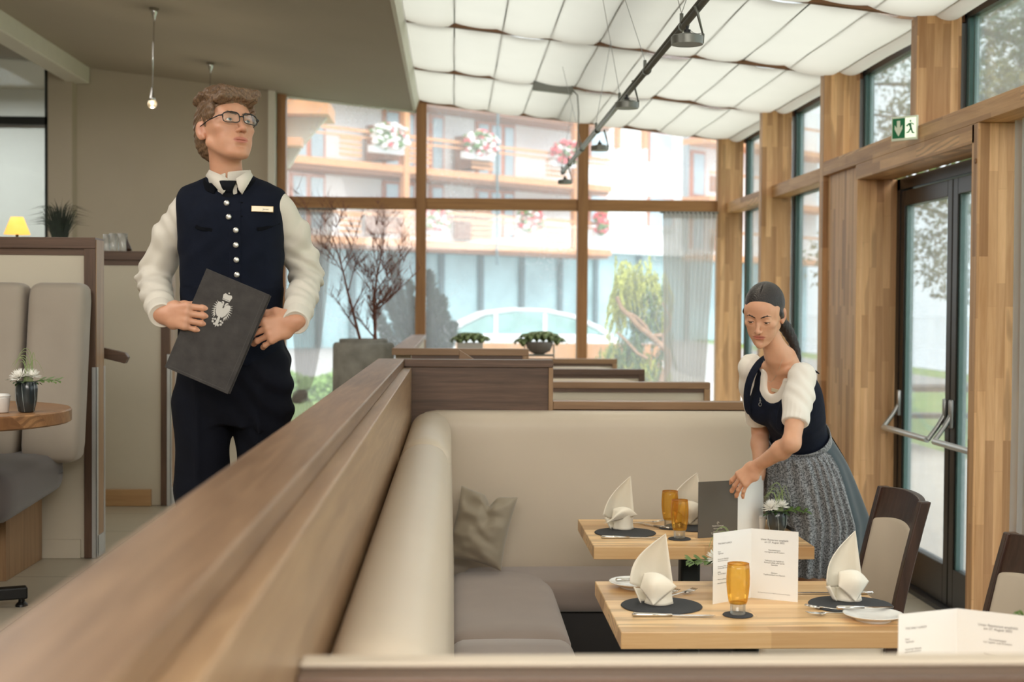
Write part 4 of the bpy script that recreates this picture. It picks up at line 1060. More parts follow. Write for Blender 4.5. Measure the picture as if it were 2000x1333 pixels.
g.tube([(-.12, -.045, .02), (.12, -.045, .02), (.12, .045, .02), (-.12, .045, .02), (-.12, -.045, .02)], .003, 6).tube([(-.12, -.045, .115), (.12, -.045, .115)], .003, 6).box(-.12, .12, -.045, .045, .024, .034)
g.build('wire_stand', 'lamp_grey', t_)
rosettes(t_, ((-.135, .12, .08), (-.08, .15, .095), (-.02, .16, .10), (.035, .16, .105), (.09, .15, .095), (.145, .13, .08)), 2)
# ================================================================ outside
plain('lawn', '#7f9a4f', .95, var=.25, vs=3); plain('paving', '#c9c4bb', .9, var=.06, vs=2); plain('asphalt', '#a9a8a6', .9)
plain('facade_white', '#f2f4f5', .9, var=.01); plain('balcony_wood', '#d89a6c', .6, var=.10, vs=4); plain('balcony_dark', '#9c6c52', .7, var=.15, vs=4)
plain('frame_red', '#cc8870', .6); plain('hotel_glass', '#b4cad6', .2, 0, spec=1.0, var=.15, vs=.8); plain('shop_glass', '#a2c6cc', .2, 0, spec=1.0, var=.25, vs=.5)
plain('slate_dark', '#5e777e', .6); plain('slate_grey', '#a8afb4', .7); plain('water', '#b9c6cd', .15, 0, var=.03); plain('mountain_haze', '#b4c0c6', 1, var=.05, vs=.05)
S(MB().box(-120, 120, YF + .3, 200, -.35, -.12).build('floor', 'lawn'))
S(MB().box(-60, 12, 30, 140, -.13, -.10).build('floor', 'asphalt'))
S(MB().box(-40, 2.6, YF + .15, 17, -.13, .02).build('floor', 'paving'))
S(MB().box(2.80, 120, -60, YF + .3, -.35, -.12).build('floor', 'lawn'))
S(MB().box(2.80, 5.6, -20, 40, -.12, -.02).build('floor', 'paving'))
S(MB().box(13.5, 400, 12, 400, -.119, -.10).build('floor', 'water'))

# hotel across the street, seen obliquely
O = at(653, 596, 56.0); ux, uy = .732, .682
def fu(px):
    k = (px - 885) / 2778; return (k * O.y - O.x) / (ux - uy * k)
def fz(px, py): return CAMZ + (596 - py + (px - 885) * .007) * (O.y + uy * fu(px)) / 2778
RZ = math.atan2(uy, ux)
ht = thing('hotel_building', 'white hotel with wooden balconies and flower boxes across the street', 'building', (O.x, O.y, -.1), RZ)
def hb(name, mat, boxes, par=ht, bev=0):
    g = MB()
    for b_ in boxes: g.box(*b_)
    return g.build(name, mat, par)
def HB(px0, px1, pyt, pyb, y0, y1):
    "box on the facade (local: x along facade, y depth, negative = towards the street); py measured at the mean px"
    pm = (px0 + px1) / 2
    return (fu(px0), fu(px1), y0, y1, fz(pm, pyb) + .1, fz(pm, pyt) + .1)
u0, u1, u2, u3 = fu(430), fu(1128), fu(1332), fu(1600)
zt = 17
z2 = fz(653, 318) + .1; z1 = fz(653, 462) + .1       # tops of the two balcony slabs
fl = z2 - z1
hb('wall', 'facade_white', [(u0, u3, 0, 6, z1 + .2, zt)])
hb('ground_floor_glazing', 'shop_glass', [(u0, u3, .6, 1.0, .0, z1 + .2)])
hb('soffit', 'slate_grey', [(u0, u1, -1.6, .6, z1 - .35, z1 - .15)])
hb('ground_fascia', 'facade_white', [(u0, u3, -.2, .7, z1 - .15, z1 + .25)])
hb('mullion', 'slate_dark', [(fu(p) - .12, fu(p) + .12, .45, .62, .0, z1 - .1) for p in (570, 640, 705, 790, 878, 955, 1035, 1110, 1180, 1265, 1360)])
for k, zz in enumerate((z1, z2, z2 + fl)):
    sl = hb('balcony_slab', 'balcony_wood', [(u0, u1 + .4, -1.7, 0, zz - .38, zz - .10)])
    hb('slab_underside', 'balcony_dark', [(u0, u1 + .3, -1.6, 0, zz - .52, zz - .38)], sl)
    # railing: rails + slat fields
    rl = [(u0, u1 + .3, -1.72, -1.66, zz + 1.0, zz + 1.12), (u0, u1 + .3, -1.72, -1.66, zz + .78, zz + .86)]
    hb('balcony_rail', 'balcony_wood', rl)
    for p in (610, 745, 865, 1010):
        hb('slat_field', 'balcony_wood', [(fu(p), fu(p + 42), -1.70, -1.67, zz + .05 + .2 * j, zz + .17 + .2 * j) for j in range(4)])
for p in (738, 1068): hb('balcony_post', 'balcony_wood', [(fu(p) - .13, fu(p) + .13, -1.75, -1.5, z1 - .2, zt)])
for p in (912, ): hb('downpipe', 'slate_dark', [(fu(p) - .04, fu(p) + .04, -1.82, -1.76, z1 - 1, zt)])
for k, zz in enumerate((z1, z2, z2 + fl)):
    for (a_, b_) in ((565, 632), (745, 806), (835, 862), (925, 1000)):
        zo = zz + 2.35
        w_ = hb('balcony_door', 'frame_red', [(fu(a_), fu(b_), -.12, .01, zz, zo)])
        n_ = max(1, round((b_ - a_) / 28)); W = (fu(b_) - fu(a_)) / n_
        hb('pane', 'hotel_glass', [(fu(a_) + W * j + .12, fu(a_) + W * (j + 1) - .12, -.16, -.125, zz + .1, zo - .15) for j in range(n_)], w_)
    for (a_, b_) in ((704, 732), (876, 908)):
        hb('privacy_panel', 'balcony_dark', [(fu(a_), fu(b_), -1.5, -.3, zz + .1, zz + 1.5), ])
plain('door_dark_glass', '#4a565c', .1, 0, spec=1)
for p0, p1, a_, b_ in ((1150, 1180, 252, 308), (1266, 1308, 262, 318), (1150, 1178, 384, 440), (1266, 1310, 388, 442)):
    w_ = hb('window', 'frame_red', [HB(p0 - 3, p1 + 3, a_ - 3, b_ + 3, -.08, .01)])
    hb('pane', 'hotel_glass', [HB(p0, p1, a_, b_, -.12, -.085)], w_)
    hb('window_sill', 'facade_white', [HB(p0 - 5, p1 + 5, b_ + 2, b_ + 6, -.3, 0)], w_)
for p0 in (1197, 1250):
    g = MB(); x = fu(p0); zc = fz(p0, 290) + .1; g.box(x, x + .22, -.25, 0, zc, zc + 2.2); g.box(x, x + .22, -1.3, 0, zc + 1.6, zc + 1.85)
    g.build('roof_bracket', 'balcony_wood', ht)
for zz in (z1, z2, z2 + fl):
    hb('balcony_slab', 'balcony_wood', [(u2, u3, -1.7, 0, zz - .38, zz - .10)]); hb('balcony_rail', 'balcony_wood', [(u2, u3, -1.72, -1.66, zz + 1.0, zz + 1.12)])
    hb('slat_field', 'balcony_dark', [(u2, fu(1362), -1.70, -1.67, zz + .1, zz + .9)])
    w_ = hb('balcony_door', 'frame_red', [(fu(1346), fu(1374), -.12, .01, zz, zz + 2.3)]); hb('pane', 'hotel_glass', [(fu(1350), fu(1371), -.16, -.125, zz + .1, zz + 2.15)], w_)
hb('balcony_post', 'balcony_wood', [(fu(1378) - .14, fu(1378) + .14, -1.75, -1.5, z1 - .2, zt)])
hb('downpipe', 'slate_grey', [(fu(1334) - .08, fu(1334) + .08, -.3, -.1, z1, zt)])
# flower boxes on the balcony rails
plain('petunia_white', '#f4efec', .7, var=.03); plain('petunia_pink', '#e0606a', .7, var=.15, vs=5); plain('box_leaves', '#6d8a55', .8, var=.2)
def loc_of(px, py, off):
    u = fu(px); z = fz(px, py); return Vector((O.x + ux * u + uy * off, O.y + uy * u - ux * off, z))
rnd = random.Random(9)
for (px, py, wpx, pink, lab) in ((694, 278, 76, .12, 'white petunia box on the upper balcony, leftmost'), (871, 290, 74, .45, 'pink and white petunia box on the upper balcony beside the middle window post'), (1036, 305, 62, .8, 'pink petunia box on the upper balcony, rightmost'),
                             (782, 432, 62, .6, 'pink and white petunia box on the lower balcony, left of the middle post'), (968, 434, 58, .6, 'pink and white petunia box on the lower balcony, under the middle pane'), (1106, 440, 22, .9, 'small red flower box on the lower balcony, rightmost')):
    p = loc_of(px, py, 1.85); t_ = thing('flower_box', lab, 'flower box', p, RZ, 'petunia boxes on the hotel balconies'); L = wpx * p.y / 2778 * 1.05
    MB().box(-L / 2, L / 2, -.15, .15, -.62, -.35).build('planter_box', 'facade_white', t_)
    for nm, mt, n_, sh in (('white_blossoms', 'petunia_white', int(150 * (1 - pink)), 1), ('pink_blossoms', 'petunia_pink', int(130 * pink), 1), ('foliage', 'box_leaves', 60, .8)):
        g = MB()
        for k in range(n_):
            x = rnd.gauss(0, .30) if nm == 'pink_blossoms' else rnd.uniform(-.5, .5)
            x = max(-.52, min(.52, x)) * L; h_ = rnd.uniform(-.50, .52) * (1 - (x / L) ** 2 * 1.6)
            c = Vector((x, rnd.uniform(-.3, .1) - .15, h_)); r = rnd.uniform(.07, .15)
            bmesh.ops.create_icosphere(g.bm, subdivisions=1, radius=r, matrix=Matrix.Translation(c) @ Matrix.Diagonal((1, 1, .7, 1)))
        g.build(nm, mt, t_)

# white car in the street
plain('car_white', '#e9edf0', .25, var=.01, spec=.6); plain('car_glass', '#8fb6b4', .08, 0, spec=1, var=.2, vs=2); plain('tyre', '#2a2a2c', .8)
cp_ = at(1010, 700, 36.5)
t_ = thing('parked_car', 'white car with pale green windows parked outside the gable window', 'car', (cp_.x + .25, 36.5, -.1), .10)
def carsec(pts, y0, y1, name, mat):
    g = MB(); g.prism(pts, y0, y1); return g.build(name, mat, t_, bevel=.05)
body = [(-2.35, .35), (-2.38, .75), (-2.2, .95), (-1.7, 1.0), (1.5, 1.0), (2.2, .92), (2.4, .7), (2.38, .35)]
carsec(body, -.85, .85, 'body', 'car_white')
g = MB(); L_ = []
for i, (x, z, wy) in enumerate(((-2.2, .98, .78), (-1.75, 1.32, .70), (-1.2, 1.56, .64), (-.4, 1.66, .62), (.4, 1.64, .62), (1.1, 1.50, .66), (1.75, 1.22, .72), (2.1, .98, .78))): L_.append((x, z, wy))
A = [g.bm.verts.new((x, -wy, z)) for x, z, wy in L_]; B = [g.bm.verts.new((x, wy, z)) for x, z, wy in L_]
A2 = [g.bm.verts.new((x * .97, -wy + .01, z - .10)) for x, z, wy in L_]; B2 = [g.bm.verts.new((x * .97, wy - .01, z - .10)) for x, z, wy in L_]
for i in range(len(L_) - 1):
    g.bm.faces.new((A[i], A[i + 1], B[i + 1], B[i])); g.bm.faces.new((A[i], A[i + 1], A2[i + 1], A2[i])); g.bm.faces.new((B[i], B[i + 1], B2[i + 1], B2[i])); g.bm.faces.new((A2[i], A2[i + 1], B2[i + 1], B2[i]))
g.build('roof', 'car_white', t_, True)
g = MB()
poly = [(-2.0, .99)] + [(x * .955, z - .11) for x, z, wy in L_[1:-1]] + [(1.95, .99)]
g.prism(poly, -.66, .66); g.build('windows', 'car_glass', t_)
for x in (-.9, .35): MB().box(x - .05, x + .05, -.70, -.665, 1.0, 1.53).build('window_pillar', 'car_white', t_)
for x in (-1.5, 1.45):
    for y in (-.82, .82): MB().cyl((x, y - .1, .33), (x, y + .1, .33), .33, n=28).build('wheel', 'tyre', t_, 'auto')
# wooden terrace wall between car and window
a = at(1040, 690, 24)
tag(MB().box(a.x - 1.3, a.x + 2.2, 23.9, 24.1, -.12, .98).build('terrace_wall', 'balcony_wood'), 'low orange wooden terrace wall in front of the parked car', 'wall')

# eave of the own roof at upper left, outside
t_ = thing('roof_eave', 'cream soffit and timber edge of a roof overhang outside the upper left window', 'eave', (-2.1, 16, 3.4))
a, b_, c_ = at(520, 232, 16), at(640, 232, 16), at(566, 330, 16)
MB().prism([(a.x - .6, c_.z), (c_.x, c_.z), (at(590, 290, 16).x, at(590, 290, 16).z), (b_.x, b_.z), (a.x - .6, a.z)], 15.9, 16.0).build('soffit', 'panel_cream', t_, world=True)
MB().box(a.x - .6, b_.x + .04, 15.6, 16.5, b_.z + .002, b_.z + .15).build('fascia', 'balcony_wood', t_, world=True)
MB().box(a.x - .6, at(592, 272, 15.8).x, 15.6, 15.88, at(592, 288, 15.8).z, at(592, 272, 15.8).z).build('beam_end', 'balcony_wood', t_, world=True)

# garden plants ---------------------------------------------------------
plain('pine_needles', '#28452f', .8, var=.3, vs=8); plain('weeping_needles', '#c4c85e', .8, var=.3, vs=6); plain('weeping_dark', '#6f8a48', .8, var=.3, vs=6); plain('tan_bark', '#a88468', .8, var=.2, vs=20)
plain('tree_leaf', '#6f6b35', .8, var=.35, vs=2); plain('tree_leaf_dark', '#4c5a2c', .8, var=.3, vs=2); plain('hedge_leaf', '#86a85a', .8, var=.3, vs=4); plain('trunk', '#6d5f52', .9, var=.2)
def spray(g, c, d, L, w, rnd, n=26):
    d = Vector(d).normalized()
    for k in range(n):
        q = k / n; p = Vector(c) + d * L * q
        o = Vector((rnd.gauss(0, 1), rnd.gauss(0, 1), rnd.gauss(0, .8))).normalized()
        e = p + (o * .8 + d * .9).normalized() * w * (1.1 - .5 * q)
        s = o.cross(d).normalized() * w * .17
        g.bm.faces.new([g.bm.verts.new(v) for v in (p - s, p + s, e)])
def leafcloud(g, c, r, n, s, rnd, shell=.5, droop=0):
    for k in range(n):
        d = Vector((rnd.gauss(0, 1), rnd.gauss(0, 1), rnd.gauss(0, 1))).normalized(); q = shell + (1 - shell) * rnd.random() ** .6
        p = Vector(c) + Vector((d.x * r[0], d.y * r[1], d.z * r[2])) * q
        a = Vector((rnd.uniform(-1, 1), rnd.uniform(-1, 1), rnd.uniform(-1, .6) - droop)).normalized() * s; b2 = a.orthogonal().normalized() * s * .35
        g.bm.faces.new([g.bm.verts.new(v) for v in (p - b2, p + a * .5 - b2 * .4, p + a, p + b2)])
rnd = random.Random(21); Yp = 14.6
t_ = thing('pine_shrub', 'dark green upright pine shrub outside behind the middle window post', 'shrub', (at(820, 700, Yp).x, Yp, -.1))
g = MB(); tk = MB()
base = at(835, 735, Yp)
for (x, y) in ((765, 505), (800, 560), (850, 575), (865, 590), (730, 600), (885, 640), (815, 610), (745, 640), (840, 540), (780, 575), (755, 570), (868, 620), (800, 650), (842, 610)):
    tip = at(x, y, Yp + rnd.uniform(-.3, .3)); mid = base.lerp(tip, .5) + Vector((0.05 * (1 if x > 820 else -1), 0, -.08))
    pth = bez(base, base.lerp(mid, .6), mid.lerp(tip, .3) + Vector((0, 0, -.05)), tip, 10); tk.tube(pth, [.02 * (1 - i / 12) for i in range(11)], 6)
    for i in range(3, 10): spray(g, pth[i], pth[i + 1] - pth[i], (pth[i + 1] - pth[i]).length * 1.2, .125, rnd, 170)
tk.tube([(base.x, Yp, -.1), base], .03, 6)
g.build('needles', 'pine_needles', t_, world=True); tk.build('branches', 'bark', t_, world=True)
Yw = 16.5
t_ = thing('weeping_conifer', 'yellow-green weeping conifer with a twisted tan trunk outside by the curtain', 'tree', (at(1300, 745, Yw).x, Yw, -.12))
g = MB(); g2 = MB()
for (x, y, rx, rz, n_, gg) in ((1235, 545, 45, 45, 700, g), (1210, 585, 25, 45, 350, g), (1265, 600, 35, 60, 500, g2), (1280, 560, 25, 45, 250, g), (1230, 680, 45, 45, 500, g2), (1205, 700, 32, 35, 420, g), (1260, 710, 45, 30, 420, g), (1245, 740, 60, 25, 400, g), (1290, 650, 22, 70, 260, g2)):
    c = at(x, y, Yw); k = Yw / 2778; 
    for j in range(n_ // 5):
        d = Vector((rnd.gauss(0, .5), rnd.gauss(0, .5), rnd.gauss(0, .5))); p = c + Vector((d.x * rx * k, d.y * rx * k, d.z * rz * k)); spray(gg, p, (rnd.uniform(-.4, .4), rnd.uniform(-.4, .4), -1), .24, .060, rnd, 30)
g.build('bright_needles', 'weeping_needles', t_, world=True); g2.build('shaded_needles', 'weeping_dark', t_, world=True)  # shade in the crown is painted as a darker needle colour
tk = MB()
def path(pts, r0, r1): 
    P = [at(x, y, Yw - .25) for x, y in pts]; Q = []
    for i in range(len(P) - 1):
        a = P[max(i - 1, 0)]; b2 = P[i]; c = P[i + 1]; d = P[min(i + 2, len(P) - 1)]
        for k in range(5):
            s = k / 5; Q.append(.5 * ((2 * b2) + (c - a) * s + (2 * a - 5 * b2 + 4 * c - d) * s * s + (-a + 3 * b2 - 3 * c + d) * s ** 3))
    Q.append(P[-1]); tk.tube(Q, [r0 + (r1 - r0) * i / (len(Q) - 1) for i in range(len(Q))], 10)
path([(1286, 889), (1288, 810), (1293, 745), (1305, 715), (1304, 690), (1292, 676), (1270, 655), (1250, 640), (1232, 620), (1214, 602), (1205, 580)], .05, .022)
path([(1296, 680), (1296, 655), (1308, 640), (1309, 622), (1300, 605), (1294, 592)], .022, .012)
path([(1292, 655), (1270, 655), (1262, 640), (1245, 622), (1228, 612)], .025, .02)
path([(1265, 700), (1245, 690), (1225, 668), (1205, 650)], .02, .012)
tk.build('twisted_trunk', 'tan_bark', t_, True, world=True)
# hedge by the left window
g = MB(); hx = at(605, 750, 26).x
for k in range(5200):
    p = Vector((hx + rnd.uniform(-2.2, 2.6), 26 + rnd.uniform(-.6, .6), 0)); h_ = .55 + .18 * math.sin(p.x * 3); p.z = -.12 + h_ * rnd.random() ** .5
    a = Vector((rnd.uniform(-1, 1), rnd.uniform(-1, 1), rnd.uniform(-.5, 1))).normalized() * .09; b2 = a.orthogonal().normalized() * .035
    g.bm.faces.new([g.bm.verts.new(v) for v in (p - b2, p + a, p + b2)])
tag(g.build('hedge', 'hedge_leaf'), 'low bright green hedge outside the left window', 'hedge')
# big tree to the right of the glazed wall
def big_tree(label, x, y, H, R, seed, mats, n=1.0):
    rnd = random.Random(seed); t = thing('leafy_tree', label, 'tree', (x, y, -.12), 0, 'trees outside the side windows')
    tk = MB(); tk.tube([(0, 0, 0), (.05, 0, H * .3), (-.05, .05, H * .6), (0, 0, H * .9)], [.16, .13, .09, .04], 10)
    for k in range(9): a = rnd.uniform(0, 6.28); z0 = H * rnd.uniform(.35, .8); tk.tube([(0, 0, z0), (R * .5 * math.cos(a), R * .5 * math.sin(a), z0 + .5), (R * .9 * math.cos(a), R * .9 * math.sin(a), z0 + .6)], [.06, .04, .015], 6)
    tk.build('trunk', 'trunk', t, True)
    for mi, mt in enumerate(mats):
        g = MB()
        for k in range(22):
            a = rnd.uniform(0, 6.28); rr = rnd.uniform(.2, .85) * R; z0 = H * rnd.uniform(.34, .98); leafcloud(g, (rr * math.cos(a), rr * math.sin(a), z0), (R * .32, R * .32, R * .28), int(260 * n), .11, rnd, .2, .3)
        g.build('foliage', mt, t)
big_tree('big olive-brown leafy tree outside the upper right window', 7.9, 19.5, 6.8, 2.7, 31, ('tree_leaf', 'tree_leaf_dark'), 1.9)
big_tree('leafy tree seen through the glass door', 12.5, 33, 9.0, 3.2, 37, ('tree_leaf_dark',), .8)
# pergola / deck rail beyond the door
a = at(1825, 745, 16)
t_ = thing('garden_bench', 'dark wooden garden table and bench outside beyond the glass door', 'bench', (a.x, 16, -.1))
g = MB(); g.box(-.9, .9, -.3, .3, .78, .84).box(-.9, .9, .5, .8, .42, .47); g.build('boards', 'oak_dark_x', t_)
g = MB()
for x in (-.75, .75): g.box(x - .05, x + .05, -.25, -.15, .0, .78).box(x - .05, x + .05, .15, .25, 0, .78).box(x - .05, x + .05, .6, .7, 0, .42)
g.build('legs', 'oak_dark_z', t_)
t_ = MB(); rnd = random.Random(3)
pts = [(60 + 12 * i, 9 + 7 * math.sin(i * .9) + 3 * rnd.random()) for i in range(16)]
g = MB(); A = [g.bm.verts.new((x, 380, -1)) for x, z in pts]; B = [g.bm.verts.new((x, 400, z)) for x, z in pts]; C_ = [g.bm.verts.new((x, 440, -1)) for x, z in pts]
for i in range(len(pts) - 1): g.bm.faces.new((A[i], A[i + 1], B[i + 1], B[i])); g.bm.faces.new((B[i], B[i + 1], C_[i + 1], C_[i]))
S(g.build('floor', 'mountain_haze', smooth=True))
# ================================================================ sculpting helper: smooth-blended volumes -> one skin
def V3(p): return np.array(p, dtype=np.float32)
class Field:
    def __init__(s, lo, hi, h):
        s.h = h; s.lo = V3(lo); n = np.ceil((V3(hi) - s.lo) / h).astype(int) + 1; s.n = n
        s.ax = [s.lo[i] + h * np.arange(n[i], dtype=np.float32) for i in range(3)]
        s.D = np.full(tuple(n), .2, dtype=np.float32)
    def _sl(s, lo, hi, m):
        sl = []
        for i in range(3):
            a = int(max(0, math.floor((lo[i] - m - s.lo[i]) / s.h))); b = int(min(s.n[i], math.ceil((hi[i] + m - s.lo[i]) / s.h) + 1))
            if b <= a: return None
            sl.append(slice(a, b))
        return tuple(sl)
    def _P(s, sl):
        return (s.ax[0][sl[0]][:, None, None], s.ax[1][sl[1]][None, :, None], s.ax[2][sl[2]][None, None, :])
    def put(s, fn, lo, hi, k=.01, op='u'):
        sl = s._sl(lo, hi, k + 4 * s.h)
        if sl is None: return s
        X, Y, Z_ = s._P(sl); d = fn(X, Y, Z_).astype(np.float32); A = s.D[sl]
        if op == 'u':
            hh = np.clip(.5 + .5 * (A - d) / k, 0, 1); s.D[sl] = A * (1 - hh) + d * hh - k * hh * (1 - hh)
        elif op == 's':
            d = -d; hh = np.clip(.5 - .5 * (A - d) / k, 0, 1); s.D[sl] = A * (1 - hh) + d * hh + k * hh * (1 - hh)
        elif op == 'i':
            hh = np.clip(.5 - .5 * (A - d) / k, 0, 1); s.D[sl] = A * (1 - hh) + d * hh + k * hh * (1 - hh)
        return s
    def cone(s, a, b, ra, rb, k=.01, op='u', sq=(1, 1, 1)):
        a, b = V3(a), V3(b); q = V3(sq); d = (b - a) * q; dd = float(np.dot(d, d)) + 1e-12
        def fn(X, Y, Z_):
            x, y, z = (X - a[0]) * q[0], (Y - a[1]) * q[1], (Z_ - a[2]) * q[2]
            t = np.clip((x * d[0] + y * d[1] + z * d[2]) / dd, 0, 1)
            return (np.sqrt((x - t * d[0]) ** 2 + (y - t * d[1]) ** 2 + (z - t * d[2]) ** 2) - (ra + (rb - ra) * t)) / q.max()
        r = max(ra, rb) / float(q.min()); return s.put(fn, np.minimum(a, b) - r, np.maximum(a, b) + r, k, op)
    def chain(s, pts, rs, k=.01, op='u', sq=(1, 1, 1)):
        for i in range(len(pts) - 1): s.cone(pts[i], pts[i + 1], rs[i], rs[i + 1], k if i == 0 else min(k, max(rs[i], .004)), op, sq)
        return s
    def ell(s, c, r, k=.01, op='u', M=None):
        c = V3(c); R = np.eye(3, dtype=np.float32) if M is None else np.array(M.to_3x3(), dtype=np.float32).T; r = V3(r)
        def fn(X, Y, Z_):
            x, y, z = X - c[0], Y - c[1], Z_ - c[2]
            u = (R[0, 0] * x + R[0, 1] * y + R[0, 2] * z), (R[1, 0] * x + R[1, 1] * y + R[1, 2] * z), (R[2, 0] * x + R[2, 1] * y + R[2, 2] * z)
            k0 = np.sqrt((u[0] / r[0]) ** 2 + (u[1] / r[1]) ** 2 + (u[2] / r[2]) ** 2) + 1e-6
            k1 = np.sqrt((u[0] / r[0] ** 2) ** 2 + (u[1] / r[1] ** 2) ** 2 + (u[2] / r[2] ** 2) ** 2) + 1e-6
            return k0 * (k0 - 1) / k1
        m = float(r.max()); return s.put(fn, c - m, c + m, k, op)
    def box(s, c, hs, rad=.004, k=.008, op='u', M=None):
        c = V3(c); R = np.eye(3, dtype=np.float32) if M is None else np.array(M.to_3x3(), dtype=np.float32).T
        def fn(X, Y, Z_):
            x, y, z = X - c[0], Y - c[1], Z_ - c[2]
            q = [np.abs(R[i, 0] * x + R[i, 1] * y + R[i, 2] * z) - hs[i] + rad for i in range(3)]
            return np.sqrt(sum(np.maximum(v, 0) ** 2 for v in q)) + np.minimum(np.maximum(np.maximum(q[0], q[1]), q[2]), 0) - rad
        m = float(np.linalg.norm(hs)); return s.put(fn, c - m, c + m, k, op)
    def loft(s, rows, M=None, k=.01, op='u', power=2.0):
        "rows: (z, cx, cy, rx, ry) cross sections along local z; M places the local frame"
        rows = sorted(rows); zz = [r[0] for r in rows]
        M = Matrix.Identity(4) if M is None else M; Mi = M.inverted(); R = np.array(Mi.to_3x3(), dtype=np.float32); T = V3(Mi.translation)
        def fn(X, Y, Z_):
            u = [R[i, 0] * X + R[i, 1] * Y + R[i, 2] * Z_ + T[i] for i in range(3)]
            sm = lambda j: np.interp(u[2], zf, [f[j] for f in fine]).astype(np.float32)
            cx, cy, rx, ry = sm(1), sm(2), sm(3), sm(4)
            q = (np.abs((u[0] - cx) / rx) ** power + np.abs((u[1] - cy) / ry) ** power) ** (1 / power)
            d = (q - 1) * np.minimum(rx, ry)
            zc = (zz[0] + zz[-1]) / 2; return np.maximum(d, np.abs(u[2] - zc) - (zz[-1] - zz[0]) / 2)
        # smooth interpolation of the rows
        fine = []; n = len(rows)
        for i in range(n - 1):
            p0, p1, p2, p3 = rows[max(i - 1, 0)], rows[i], rows[i + 1], rows[min(i + 2, n - 1)]
            for q in range(8):
                t = q / 8; fine.append([p1[0] + (p2[0] - p1[0]) * t] + [.5 * (2 * p1[j] + (p2[j] - p0[j]) * t + (2 * p0[j] - 5 * p1[j] + 4 * p2[j] - p3[j]) * t * t + (-p0[j] + 3 * p1[j] - 3 * p2[j] + p3[j]) * t ** 3) for j in range(1, 5)])
        fine.append(list(rows[-1])); zf = [f[0] for f in fine]
        P = [M @ Vector((r[1] + a * r[3], r[2] + b * r[4], r[0])) for r in rows for a in (-1, 1) for b in (-1, 1)]
        lo = [min(p[i] for p in P) for i in range(3)]; hi = [max(p[i] for p in P) for i in range(3)]
        return s.put(fn, lo, hi, k, op)
    def disp(s, fn, lo=None, hi=None):
        sl = s._sl(lo, hi, 0) if lo is not None else (slice(None),) * 3
        if sl is None: return s
        X, Y, Z_ = s._P(sl); s.D[sl] = s.D[sl] + fn(X, Y, Z_).astype(np.float32); return s
    def mesh(s):
        D = s.D; nx, ny, nz = D.shape; I = D < 0
        c = I[:-1, :-1, :-1].astype(np.int8)
        tot = np.zeros_like(c)
        for a in (0, 1):
            for b in (0, 1):
                for e in (0, 1): tot += I[a:nx - 1 + a, b:ny - 1 + b, e:nz - 1 + e]
        act = (tot > 0) & (tot < 8); ids = np.full(act.shape, -1, dtype=np.int64); idx = np.argwhere(act); ids[act] = np.arange(len(idx))
        pos = np.zeros((len(idx), 3)); cnt = np.zeros(len(idx)); i, j, k = idx.T
        for ax in range(3):
            for a in (0, 1):
                for b in (0, 1):
                    o = [0, 0, 0]; o[(ax + 1) % 3] = a; o[(ax + 2) % 3] = b; e = list(o); e[ax] = 1
                    d0 = D[i + o[0], j + o[1], k + o[2]]; d1 = D[i + e[0], j + e[1], k + e[2]]; m_ = (d0 < 0) != (d1 < 0)
                    t = np.where(m_, d0 / np.where(m_, d0 - d1, 1), 0); p = np.stack([np.full(len(t), float(v)) for v in o], 1); p[:, ax] = t
                    pos[m_] += p[m_]; cnt[m_] += 1
        V = s.lo + (idx + pos / cnt[:, None]) * s.h
        F_ = []
        for ax in range(3):
            A = [slice(1, -1)] * 3; A[ax] = slice(0, -1); B = [slice(1, -1)] * 3; B[ax] = slice(1, None)
            ia, ib = I[tuple(A)], I[tuple(B)]; e = np.argwhere(ia != ib)
            sgn = ia[tuple(e.T)]; e = e + 1; e[:, ax] -= 1
            u, v = (ax + 1) % 3, (ax + 2) % 3; q = []
            for du, dv in ((-1, -1), (0, -1), (0, 0), (-1, 0)):
                c_ = e.copy(); c_[:, u] += du; c_[:, v] += dv; q.append(ids[tuple(c_.T)])
            q = np.stack(q, 1); q[~sgn] = q[~sgn][:, ::-1]; F_.append(q)
        F_ = np.concatenate(F_); F_ = F_[(F_ >= 0).all(1)]
        return V, F_
def mesh_obj(name, parts, mat, parent, M=None, tint=None, relax=1):
    "parts: list of Fields or (V, F); joined into one mesh object, placed in world space under parent"
    VV, FF, n = [], [], 0
    for p in parts:
        V, F_ = p.mesh() if isinstance(p, Field) else p
        for _ in range(relax):
            S_ = np.zeros_like(V); C_ = np.zeros(len(V))
            for a in range(4):
                b = (a + 1) % 4; np.add.at(S_, F_[:, a], V[F_[:, b]]); np.add.at(C_, F_[:, a], 1)
                np.add.at(S_, F_[:, b], V[F_[:, a]]); np.add.at(C_, F_[:, b], 1)
            V = V * .5 + .5 * S_ / np.maximum(C_, 1)[:, None]
        VV.append(V); FF.append(F_ + n); n += len(V)
    V = np.concatenate(VV); F_ = np.concatenate(FF); L = V.copy()
    if M is not None:
        R = np.array(M.to_3x3()); V = V @ R.T + np.array(M.translation)
    W = V.copy()
    inv = parent_mat(parent).inverted(); R = np.array(inv.to_3x3()); V = V @ R.T + np.array(inv.translation)
    me = bpy.data.meshes.new(name); me.vertices.add(len(V)); me.vertices.foreach_set('co', V.astype(np.float32).ravel())
    me.loops.add(len(F_) * 4); me.polygons.add(len(F_)); me.loops.foreach_set('vertex_index', F_.astype(np.int32).ravel())
    me.polygons.foreach_set('loop_start', np.arange(0, len(F_) * 4, 4, dtype=np.int32)); me.polygons.foreach_set('loop_total', np.full(len(F_), 4, dtype=np.int32))
    me.update(); me.validate()
    if tint is not None:
        at_ = me.attributes.new('tint', 'FLOAT', 'POINT'); at_.data.foreach_set('value', tint(W).astype(np.float32))
    return link_mesh(name, me, mat, parent, True)
